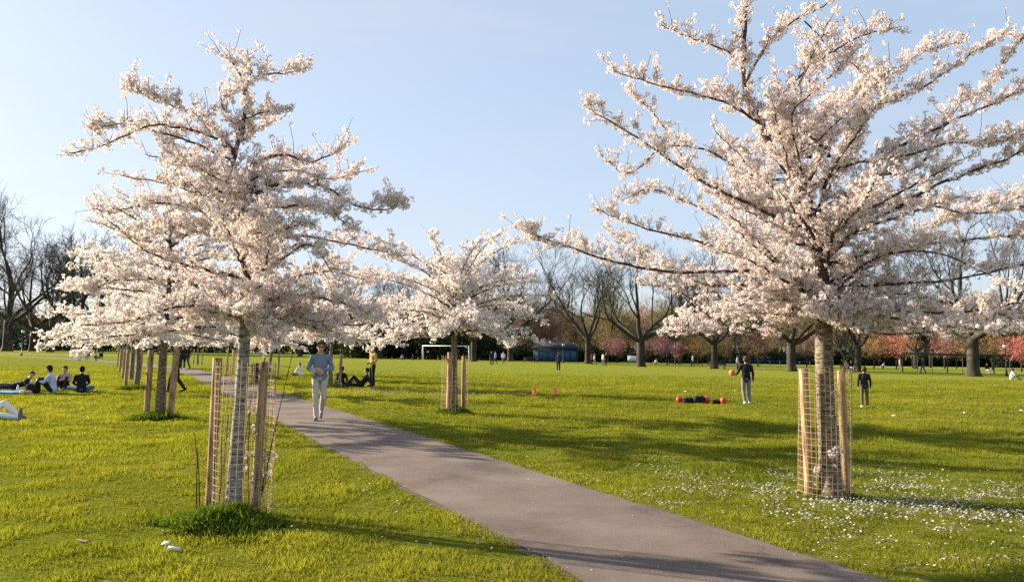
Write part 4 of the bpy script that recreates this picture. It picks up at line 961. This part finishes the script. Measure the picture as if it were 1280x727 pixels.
# ------------------------------------------------------------------ people
def cap(mb, p0, p1, r0, r1, n=10):
    p0, p1 = Vector(p0), Vector(p1); d = p1 - p0; L = d.length or 1e-4; d = d / L; pts, rad = [], []
    for k in (0.02, .35, .65, .88): a = math.acos(k if k < 1 else 1); 
    for a in (1.5, 1.15, .75, .35): pts.append(p0 - d * r0 * math.sin(a)); rad.append(r0 * math.cos(a))
    for t in (0, .5, 1): pts.append(p0.lerp(p1, t)); rad.append(r0 + (r1 - r0) * t)
    for a in (.35, .75, 1.15, 1.5): pts.append(p1 + d * r1 * math.sin(a)); rad.append(r1 * math.cos(a))
    # own frame so that rings never flip
    ref = Vector((0, 0, 1)) if abs(d.z) < .8 else Vector((1, 0, 0)); u_ = d.cross(ref).normalized(); v_ = d.cross(u_)
    V = []; 
    for p, r in zip(pts, rad):
        for j in range(n):
            t = 2 * math.pi * j / n; V.append(p + (u_ * math.cos(t) + v_ * math.sin(t)) * r)
    m_ = len(pts); V.append(pts[0]); V.append(pts[-1]); F = []
    for i in range(m_ - 1):
        for j in range(n): F.append([i * n + j, i * n + (j + 1) % n, (i + 1) * n + (j + 1) % n, (i + 1) * n + j])
    for j in range(n): F.append([(j + 1) % n, j, m_ * n, m_ * n]); F.append([(m_ - 1) * n + j, (m_ - 1) * n + (j + 1) % n, m_ * n + 1, m_ * n + 1])
    mb.add([tuple(q) for q in V], F)
def ell(mb, c, rad, X=None, Y=None, Z=None, n=12):
    c = Vector(c); X = X or Vector((1, 0, 0)); Y = Y or Vector((0, 1, 0)); Z = Z or Vector((0, 0, 1)); V, F = [], []; m_ = 10
    for i in range(m_ + 1):
        ph = math.pi * (i / m_) if 0 < i < m_ else (0.001 if i == 0 else math.pi - .001)
        for j in range(n):
            t = 2 * math.pi * j / n; V.append(tuple(c + X * (rad[0] * math.sin(ph) * math.cos(t)) + Y * (rad[1] * math.sin(ph) * math.sin(t)) + Z * (rad[2] * math.cos(ph))))
    for i in range(m_):
        for j in range(n): F.append([(i + 1) * n + j, (i + 1) * n + (j + 1) % n, i * n + (j + 1) % n, i * n + j])
    mb.add(V, F)
def melt(mb, name, vox, mats, parent, smooth=3, matfn=None):
    me = mb.mesh(name); o = bpy.data.objects.new(name, me); col.objects.link(o)
    rm = o.modifiers.new('r', 'REMESH'); rm.mode = 'VOXEL'; rm.voxel_size = vox; rm.use_smooth_shade = True
    sm = o.modifiers.new('s', 'SMOOTH'); sm.factor = .5; sm.iterations = smooth
    dg = bpy.context.evaluated_depsgraph_get(); me2 = bpy.data.meshes.new_from_object(o.evaluated_get(dg)); me2.name = name
    if len(me2.vertices) == 0: me2 = me.copy()
    o.modifiers.clear(); o.data = me2; o.parent = parent
    me2.materials.clear()
    for m_ in (mats if isinstance(mats, list) else [mats]): me2.materials.append(m_)
    for p in me2.polygons: p.use_smooth = True
    if matfn:
        for p in me2.polygons: p.material_index = matfn(p.center)
    return o

STAND = dict(pel=(0, 0, .95), chest=(0, .01, 1.27), neck=(0, .01, 1.47), head=(0, -.01, 1.63), face=(0, -1, 0),
             shL=(-.185, .01, 1.41), shR=(.185, .01, 1.41), elL=(-.24, .04, 1.13), elR=(.24, .04, 1.13), wrL=(-.25, -.04, .88), wrR=(.25, -.04, .88),
             haL=(-.24, -.07, .80), haR=(.24, -.07, .80), hpL=(-.09, 0, .92), hpR=(.09, 0, .92), knL=(-.10, -.02, .5), knR=(.10, -.02, .5),
             anL=(-.11, .02, .085), anR=(.11, .02, .085), toL=(-.13, -.15, .03), toR=(.13, -.15, .03))
def pose(**k): d = dict(STAND); d.update(k); return d
WALK = pose(elL=(-.26, .03, 1.15), elR=(.27, .03, 1.15), wrL=(-.04, -.20, 1.06), wrR=(.04, -.22, 1.11), haL=(.04, -.23, 1.06), haR=(-.04, -.25, 1.12), face=(.12, -1, -.08),
            knL=(-.07, -.15, .50), anL=(-.04, -.22, .085), toL=(-.05, -.40, .04), knR=(.09, -.04, .51), anR=(.04, .30, .20), toR=(.04, .17, .05))
AWAY = pose(face=(.1, -1, -.05), wrL=(-.24, -.12, .9), elL=(-.25, .03, 1.13), haL=(-.22, -.18, .83))
# sitting on the ground, knees up, facing -Y
SITUP = pose(pel=(0, 0, .13), chest=(0, -.05, .43), neck=(0, -.10, .62), head=(0, -.15, .77), shL=(-.18, -.08, .56), shR=(.18, -.08, .56), elL=(-.22, -.22, .36), elR=(.22, -.22, .36),
             wrL=(-.10, -.42, .40), wrR=(.10, -.42, .42), haL=(-.03, -.48, .40), haR=(.03, -.48, .42), hpL=(-.09, -.02, .12), hpR=(.09, -.02, .12), knL=(-.12, -.36, .45), knR=(.12, -.36, .45),
             anL=(-.11, -.56, .08), anR=(.11, -.56, .08), toL=(-.12, -.74, .04), toR=(.12, -.74, .04), face=(0, -1, -.15))
SITX = pose(pel=(0, 0, .13), chest=(0, -.03, .43), neck=(0, -.06, .63), head=(0, -.10, .79), shL=(-.18, -.04, .57), shR=(.18, -.04, .57), elL=(-.24, -.12, .34), elR=(.24, -.12, .34),
            wrL=(-.14, -.34, .24), wrR=(.14, -.34, .24), haL=(-.08, -.42, .22), haR=(.08, -.42, .22), hpL=(-.1, -.02, .12), hpR=(.1, -.02, .12), knL=(-.36, -.30, .17), knR=(.36, -.30, .17),
            anL=(.02, -.45, .09), anR=(-.02, -.52, .09), toL=(.2, -.5, .06), toR=(-.2, -.56, .06), face=(0, -1, -.1))
# leaning back on the hands, legs out
LEAN = pose(pel=(0, 0, .12), chest=(0, .16, .37), neck=(0, .22, .56), head=(0, .20, .72), shL=(-.18, .20, .5), shR=(.18, .20, .5), elL=(-.26, .36, .27), elR=(.26, .36, .27), wrL=(-.26, .48, .06), wrR=(.26, .48, .06),
            haL=(-.26, .54, .03), haR=(.26, .54, .03), hpL=(-.09, -.02, .12), hpR=(.09, -.02, .12), knL=(-.1, -.36, .46), knR=(.12, -.42, .12), anL=(-.1, -.64, .09), anR=(.14, -.82, .08), toL=(-.1, -.82, .05), toR=(.16, -.88, .2), face=(0, -1, 0))
# lying propped on one elbow, body along +X to -X (feet at -X), head at +X
PROP = pose(pel=(-.35, 0, .14), chest=(-.05, 0, .26), neck=(.12, 0, .42), head=(.22, -.03, .55), shL=(.02, .16, .36), shR=(.10, -.17, .34), elL=(-.05, .32, .16), elR=(.18, -.26, .05), wrL=(.12, .40, .06), wrR=(.34, -.12, .05),
            haL=(.18, .40, .04), haR=(.42, -.08, .04), hpL=(-.42, .09, .15), hpR=(-.42, -.09, .13), knL=(-.82, .08, .17), knR=(-.80, -.12, .11), anL=(-1.22, .05, .1), anR=(-1.2, -.12, .07), toL=(-1.36, .05, .06), toR=(-1.34, -.14, .05), face=(.3, -1, -.2))
# flat on the back, feet at +X
LIE = pose(pel=(0, 0, .12), chest=(-.32, 0, .14), neck=(-.54, 0, .14), head=(-.7, 0, .15), shL=(-.47, .18, .13), shR=(-.47, -.18, .13), elL=(-.3, .34, .08), elR=(-.3, -.34, .08), wrL=(-.08, .3, .08), wrR=(-.08, -.3, .08), haL=(0, .28, .06), haR=(0, -.28, .06),
           hpL=(.03, .09, .12), hpR=(.03, -.09, .12), knL=(.40, .12, .36), knR=(.45, -.12, .12), anL=(.70, .12, .1), anR=(.86, -.12, .08), toL=(.86, .12, .05), toR=(.90, -.14, .26), face=(0, 0, 1))
CROUCH = pose(pel=(0, .12, .36), chest=(0, -.1, .62), neck=(0, -.2, .80), head=(0, -.27, .93), shL=(-.18, -.16, .74), shR=(.18, -.16, .74), elL=(-.2, -.3, .5), elR=(.2, -.3, .5), wrL=(-.1, -.48, .38), wrR=(.1, -.48, .38), haL=(-.08, -.55, .32), haR=(.08, -.55, .32),
              hpL=(-.09, .12, .34), hpR=(.09, .12, .34), knL=(-.15, -.28, .48), knR=(.15, -.28, .48), anL=(-.13, -.02, .09), anR=(.13, -.02, .09), toL=(-.15, -.22, .04), toR=(.15, -.22, .04), face=(0, -1, -.3))
SEAT = pose(pel=(0, 0, .52), chest=(0, .03, .84), neck=(0, .02, 1.03), head=(0, -.01, 1.18), shL=(-.18, .02, .97), shR=(.18, .02, .97), elL=(-.22, -.04, .72), elR=(.22, -.04, .72), wrL=(-.12, -.26, .62), wrR=(.12, -.26, .62), haL=(-.08, -.33, .6), haR=(.08, -.33, .6),
            hpL=(-.09, 0, .5), hpR=(.09, 0, .5), knL=(-.11, -.42, .5), knR=(.11, -.42, .5), anL=(-.11, -.42, .09), anR=(.11, -.42, .09), toL=(-.12, -.58, .04), toR=(.12, -.58, .04))

def hand(mb, wr, ha, inward, s, grip=.5):
    d = (ha - wr).normalized(); sd = d.cross(inward).normalized(); up = sd.cross(d).normalized(); k = s
    base = wr + d * .03 * k; kn = wr + d * .085 * k
    for o_ in (-.026, -.009, .009, .026): cap(mb, base + sd * o_ * .7 * k, kn + sd * o_ * k, .014 * k, .012 * k, 8)
    for i, (o_, l_) in enumerate(((-.029, .064), (-.010, .076), (.010, .071), (.029, .055))):
        a = kn + sd * o_ * 1.1 * k; m1 = a + (d * .85 - up * -.0 + inward * grip * .4).normalized() * l_ * .5 * k; e = m1 + (d * .6 + inward * grip).normalized() * l_ * .5 * k
        cap(mb, a, m1, .0095 * k, .0085 * k, 8); cap(mb, m1, e, .0085 * k, .0072 * k, 8)
    a = base - sd * .022 * k; m1 = a + (d * .55 - sd * .75 + inward * .2).normalized() * .04 * k; e = m1 + (d * .85 - sd * .2 + inward * .4).normalized() * .034 * k
    cap(mb, a, m1, .013 * k, .011 * k, 8); cap(mb, m1, e, .0105 * k, .0085 * k, 8)

def person(P, loc, rz, H=1.75, label='', group=None, top='black', legs='black', hair='hair_black', shoe='white_cloth', long_hair=False, vox=.012, shades=False, skirt=False, child=False):
    s = H / 1.75; J = {k: Vector(v) for k, v in P.items()}
    hs = 1.12 / s ** .3 if child else 1.0
    root = empty('person', loc, rz, label=label, cat='person', group=group); root.scale = (s, s, s)
    f = J['face'].normalized(); X = (J['shR'] - J['shL']).normalized(); Zt = (J['neck'] - J['pel']).normalized(); Yt = Zt.cross(X).normalized(); X = Yt.cross(Zt)
    hz = Vector((0, 0, 1)) if abs(f.z) < .9 else (J['head'] - J['neck']).normalized(); hx = f.cross(hz).normalized(); hu = hx.cross(f).normalized()
    hd = J['head']
    # body
    b = MB()
    ell(b, J['chest'], (.155, .105, .19), X, Yt, Zt); ell(b, J['pel'].lerp(J['chest'], .42), (.135, .098, .15), X, Yt, Zt); ell(b, J['pel'], (.155, .11, .12), X, Yt, Zt)
    cap(b, J['chest'].lerp(J['neck'], .75), hd - hu * .05, .062, .052)
    ell(b, hd + hu * .012, (.076 * hs, .095 * hs, .112 * hs), hx, f, hu, 16); ell(b, hd + f * .022 - hu * .062 * hs, (.054 * hs, .058 * hs, .052 * hs), hx, f, hu)
    cap(b, hd + f * .088 * hs + hu * .008, hd + f * .105 * hs - hu * .024, .010, .015, 8)                     # nose
    for sx in (-1, 1): ell(b, hd + hx * sx * .077 * hs - hu * .005, (.013, .022, .032), hx, f, hu, 8)       # ears
    cap(b, hd + f * .076 * hs - hu * .055 * hs - hx * .018, hd + f * .076 * hs - hu * .055 * hs + hx * .018, .009, .009, 8)   # lips
    for c in 'LR':
        ell(b, J['sh' + c] - Zt * .012, (.044, .044, .044)); cap(b, J['sh' + c] - Zt * .015, J['el' + c], .044, .038); cap(b, J['el' + c], J['wr' + c], .038, .026)
        inw = ((J['chest'] + J['pel']) / 2 - J['ha' + c]); inw = (inw - inw.project(J['ha' + c] - J['wr' + c])).normalized(); hand(b, J['wr' + c], J['ha' + c], inw, 1.0)
        cap(b, J['hp' + c], J['kn' + c], .082, .055); cap(b, J['kn' + c], J['kn' + c].lerp(J['an' + c], .45), .053, .05); cap(b, J['kn' + c].lerp(J['an' + c], .35), J['an' + c], .052, .036)
        cap(b, J['an' + c], J['to' + c], .036, .026)
    melt(b, 'body', min(vox, .009) if vox <= .013 else vox, M['skin'], root, 2)
    # eyes
    if vox <= .013:
        e = MB()
        for sx in (-1, 1): ell(e, hd + hx * sx * .031 * hs + f * .083 * hs + hu * .012, (.013, .008, .008), hx, f, hu, 8)
        e.build('eyes', M['eye'], root, smooth=True)
    # top: torso + sleeves
    t = MB(); g_ = .016
    ell(t, J['chest'], (.155 + g_, .105 + g_, .19 + g_ * .3), X, Yt, Zt); ell(t, J['pel'].lerp(J['chest'], .45), (.14 + g_, .10 + g_, .16), X, Yt, Zt); ell(t, J['pel'].lerp(J['chest'], .05) - X * .062, (.108, .118, .15), X, Yt, Zt); ell(t, J['pel'].lerp(J['chest'], .05) + X * .062, (.108, .118, .15), X, Yt, Zt); ell(t, J['pel'].lerp(J['chest'], .02), (.11, .122, .172), X, Yt, Zt)
    cap(t, J['chest'].lerp(J['neck'], .55), J['chest'].lerp(J['neck'], .93), .10, .066)
    for c in 'LR':
        cap(t, J['chest'].lerp(J['sh' + c], .55), J['sh' + c], .085, .056); cap(t, J['chest'].lerp(J['neck'], .82), J['sh' + c] - Zt * .012, .055, .052); cap(t, J['sh' + c] - Zt * .015, J['el' + c], .059, .050); cap(t, J['el' + c], J['wr' + c].lerp(J['el' + c], .08), .050, .036)
    melt(t, 'sweater' if top == 'sweater' else 'jacket', vox, M[top], root, 3)
    # trousers
    t = MB(); ell(t, J['pel'] - Zt * .01, (.155 + .012, .11 + .012, .115), X, Yt, Zt)
    for c in 'LR':
        cap(t, J['hp' + c], J['kn' + c], .094, .068); cap(t, J['kn' + c], J['kn' + c].lerp(J['an' + c], .4), .067, .064); cap(t, J['kn' + c].lerp(J['an' + c], .35), J['an' + c].lerp(J['kn' + c], .06), .064, .052)
    melt(t, 'trousers', vox, M[legs], root, 3)
    for c in 'LR':
        t = MB(); a, to = J['an' + c], J['to' + c]; dn = (to - a).normalized(); kd = (a - J['kn' + c]).normalized(); heel = a + kd * .035 - dn * .03
        cap(t, heel, a.lerp(to, .55) + kd * .01, .044, .042); cap(t, a.lerp(to, .5) + kd * .012, to, .042, .034); melt(t, 'shoe', max(.009, vox * .8), M[shoe], root, 2)
    # hair
    t = MB(); ell(t, hd - f * .018 + hu * .034, (.090 * hs, .100 * hs, .104 * hs), hx, f, hu, 16); ell(t, hd - f * .045 - hu * .01, (.083 * hs, .062 * hs, .085 * hs), hx, f, hu)
    if long_hair: cap(t, hd - f * .06 - hu * .02, hd - f * .085 - hu * .2, .07, .045); 
    ell(t, hd + f * .045 + hu * .088 * hs, (.070, .05, .028), hx, f, hu)
    melt(t, 'hair', max(.009, vox * .8), M[hair], root, 1)
    if shades:
        t = MB()
        for sx in (-1, 1):
            ell(t, hd + hx * sx * .034 + f * .096 + hu * .014, (.027, .010, .019), hx, f, hu, 12); t.tube([hd + hx * sx * .06 + f * .09 + hu * .018, hd + hx * sx * .082 + f * .02 + hu * .014], .004, 6)
        t.tube([hd - hx * .012 + f * .102 + hu * .016, hd + hx * .012 + f * .102 + hu * .016], .004, 6); t.build('sunglasses', M['eye'], root, smooth=True)
    return root

man = person(WALK, gnd(398, 524.5), math.radians(10), 1.78, 'man with sunglasses, blue grey sweater and cream trousers walking on the path, hands together', top='sweater', legs='cream', hair='hair_brown', shoe='greycloth', vox=.0085, shades=True)
th_ = P_ = None
# group at left
G4 = 'friends sitting on the grass at left'
person(PROP, gnd(31, 487.5), .12, 1.78, 'person in black lying propped on one elbow on the blue blanket', G4, 'black', 'navy', 'hair_brown', 'black')
person(pose(**{**SITUP, 'face': (-.3, -1, -.1)}), gnd(66, 491.5), math.radians(-75), 1.85, 'person in a pale blue hoodie and black trousers sitting side on', G4, 'lightblue', 'black', 'hair_black', 'white_cloth')
person(pose(**{**SITUP, 'face': (-.2, -1, -.05)}), gnd(81, 487), math.radians(15), 1.72, 'person in a dusty pink jacket sitting between the pale blue hoodie and the black jacket', G4, 'pinkgrey', 'black', 'hair_black', 'greycloth')
person(SITX, gnd(101, 490.5), math.radians(-150), 1.75, 'person in black jacket and blue jeans sitting rightmost in the group, seen from behind', G4, 'black', 'denim', 'hair_black', 'greycloth')
lq = gnd(8, 526); person(LIE, lq + Vector((-.62, .1, 0)), .05, 1.75, 'person lying on their back, only the legs in view at the left edge', None, 'lightblue', 'white_cloth', 'hair_brown', 'greycloth')
# centre
person(LEAN, gnd(452, 484), math.radians(-84), 1.75, 'person in black sitting on the grass, leaning back, knees to the left', None, 'black', 'black', 'hair_black', 'white_cloth')
person(pose(face=(-.4, -1, -.2), wrL=(-.12, -.2, 1.0), haL=(-.08, -.27, .98), wrR=(.12, -.2, 1.0), haR=(.08, -.27, .98)), gnd(465, 483), math.radians(-50), 1.80, 'standing person in a yellow jacket and black trousers', None, 'yellow', 'black', 'hair_black', 'black')
person(SITX, gnd(412, 484.5) + Vector((.25, 1.0, 0)), math.radians(170), 1.7, 'person in black sitting behind the walking man', None, 'black', 'black', 'hair_black', 'black')
person(SITX, gnd(375, 470.5), math.radians(-120), 1.65, 'person in white sitting on the grass left of the walking man', None, 'white_cloth', 'greycloth', 'hair_blond', 'white_cloth', True)
person(pose(wrL=(-.2, -.1, .9)), gnd(698, 464), math.radians(160), 1.72, 'person in dark clothes standing alone on the field left of the blue pavilion lamp', None, 'navy', 'black', 'hair_brown', 'white_cloth', True)
person(pose(wrR=(.34, -.26, 1.05), elR=(.30, -.02, 1.14), haR=(.36, -.34, 1.09), anR=(.07, .1, .1), toR=(.07, -.07, .04)), gnd(933, 505), math.radians(172), 1.58, 'girl in a dark jacket and grey leggings, seen from behind, holding an orange ball', None, 'black', 'greyleg', 'hair_brown', 'white_cloth', child=True)
hb = gnd(933, 505); t = MB(); d = .21; n = 10; t.lathe([(max(1e-4, d / 2 * math.sin(math.pi * k / n)), -d / 2 * math.cos(math.pi * k / n)) for k in range(n + 1)], 18); o = t.build('ball', M['orange'], smooth=True)
o.location = hb + Vector((-.36, .36, 1.03)); tag(o, 'orange ball held out by the girl in the dark jacket', 'ball')
person(pose(), gnd(1081, 509), math.radians(165), 1.30, 'boy in a black jacket standing on the field just right of the largest cherry', None, 'black', 'olive', 'hair_brown', 'white_cloth', child=True)
# on the far path, left
WALK2 = pose(knL=(-.09, -.16, .52), anL=(-.1, -.22, .1), toL=(-.1, -.38, .06), knR=(.09, .04, .5), anR=(.1, .28, .16), toR=(.1, .14, .05))
person(WALK2, gnd(219, 491), math.radians(-55), 1.76, 'walker in black between the broad cherry and its right stake', 'walkers on the path', 'black', 'black', 'hair_black', 'black')
person(WALK2, gnd(228, 462.5), math.radians(20), 1.78, 'left of two distant walkers in black on the path', 'walkers on the path', 'black', 'black', 'hair_brown', 'white_cloth', vox=.018)
person(WALK2, gnd(233, 461.5), math.radians(-10), 1.72, 'right of two distant walkers in black on the path', 'walkers on the path', 'black', 'navy', 'hair_black', 'black', vox=.018)
# far people
FP = 'distant people across the field'
far = [(98, 450.5, CROUCH, 90, 1.75, 'white_cloth', 'white_cloth', 'crouching person in white, far left on the grass'), (110, 450, SEAT, 10, 1.7, 'black', 'bluecloth', 'far person in black top and blue trousers beside the crouching one'),
       (121, 450.5, CROUCH, -60, 1.7, 'pinkgrey', 'black', 'far crouching person in beige and black'), (126, 449, CROUCH, 30, 1.75, 'black', 'black', 'far crouching person in black, rightmost of the left hand group'),
       (614, 456, STAND, 30, 1.75, 'black', 'black', 'leftmost of three far people right of the goal'), (619, 455.5, WALK2, -60, 1.75, 'bluecloth', 'black', 'far person in a blue top right of the goal'), (629, 455, STAND, 0, 1.7, 'white_cloth', 'greycloth', 'far person in white right of the goal'),
       (592, 451.5, STAND, 20, 1.72, 'white_cloth', 'navy', 'far person in a pale top by the right goal post'), (502, 450, CROUCH, 30, 1.7, 'lightblue', 'black', 'far crouching person in pale blue left of the goal'), (517, 450, CROUCH, -30, 1.7, 'black', 'black', 'far crouching person in black left of the goal'),
       (743, 455.5, WALK2, 80, 1.7, 'white_cloth', 'greycloth', 'far walker in white right of the first tall bare trunk'), (739.5, 455, STAND, 60, 1.65, 'red_cloth', 'black', 'far person in dark red against the first tall bare trunk'),
       (754, 456.5, STAND, -40, 1.7, 'white_cloth', 'greycloth', 'far person in white, left of the pair near the round pink tree'), (757.5, 457.5, STAND, 10, 1.75, 'black', 'black', 'far person in black, right of the pair near the round pink tree'),
       (819, 455.5, CROUCH, 40, 1.7, 'white_cloth', 'greycloth', 'far crouching person in white under the brightest pink tree'), (833.5, 456.5, STAND, 0, 1.7, 'black', 'black', 'far person in black at the left end of the low rail'),
       (866, 458, WALK2, 60, 1.7, 'white_cloth', 'black', 'far walker in a white top at the golden tree'), (922, 462, STAND, 50, 1.6, 'white_cloth', 'black', 'far person in white just left of the girl'),
       (1103, 461, CROUCH, 60, 1.7, 'white_cloth', 'black', 'far crouching person in white right of the boy'), (1125, 463, WALK2, 70, 1.7, 'pinkgrey', 'greycloth', 'far walker in beige at the left end of the overhead rail'),
       (1154, 467, WALK2, -70, 1.7, 'black', 'navy', 'walker in black under the overhead rail'), (1234, 467.5, SEAT, 0, 1.6, 'black', 'white_cloth', 'far person sitting just right of the thickest trunk'),
       (1264, 474, SITUP, 70, 1.75, 'white_cloth', 'pinkgrey', 'person sitting on the grass right of the lamp at the right edge'), (1058, 465, SEAT, 15, 1.7, 'pinkgrey', 'black', 'left of two people on the bench under the leaning tree'), (1064, 465, SEAT, -5, 1.7, 'black', 'white_cloth', 'right of two people on the bench under the leaning tree')]
for px, py, P_, rz, H, a, b2, lab in far:
    person(P_, gnd(px, py), math.radians(rz), H, lab, FP, a, b2, 'hair_black' if H > 1.7 else 'hair_brown', 'black', vox=.024)
print('objects', len(scene.objects))
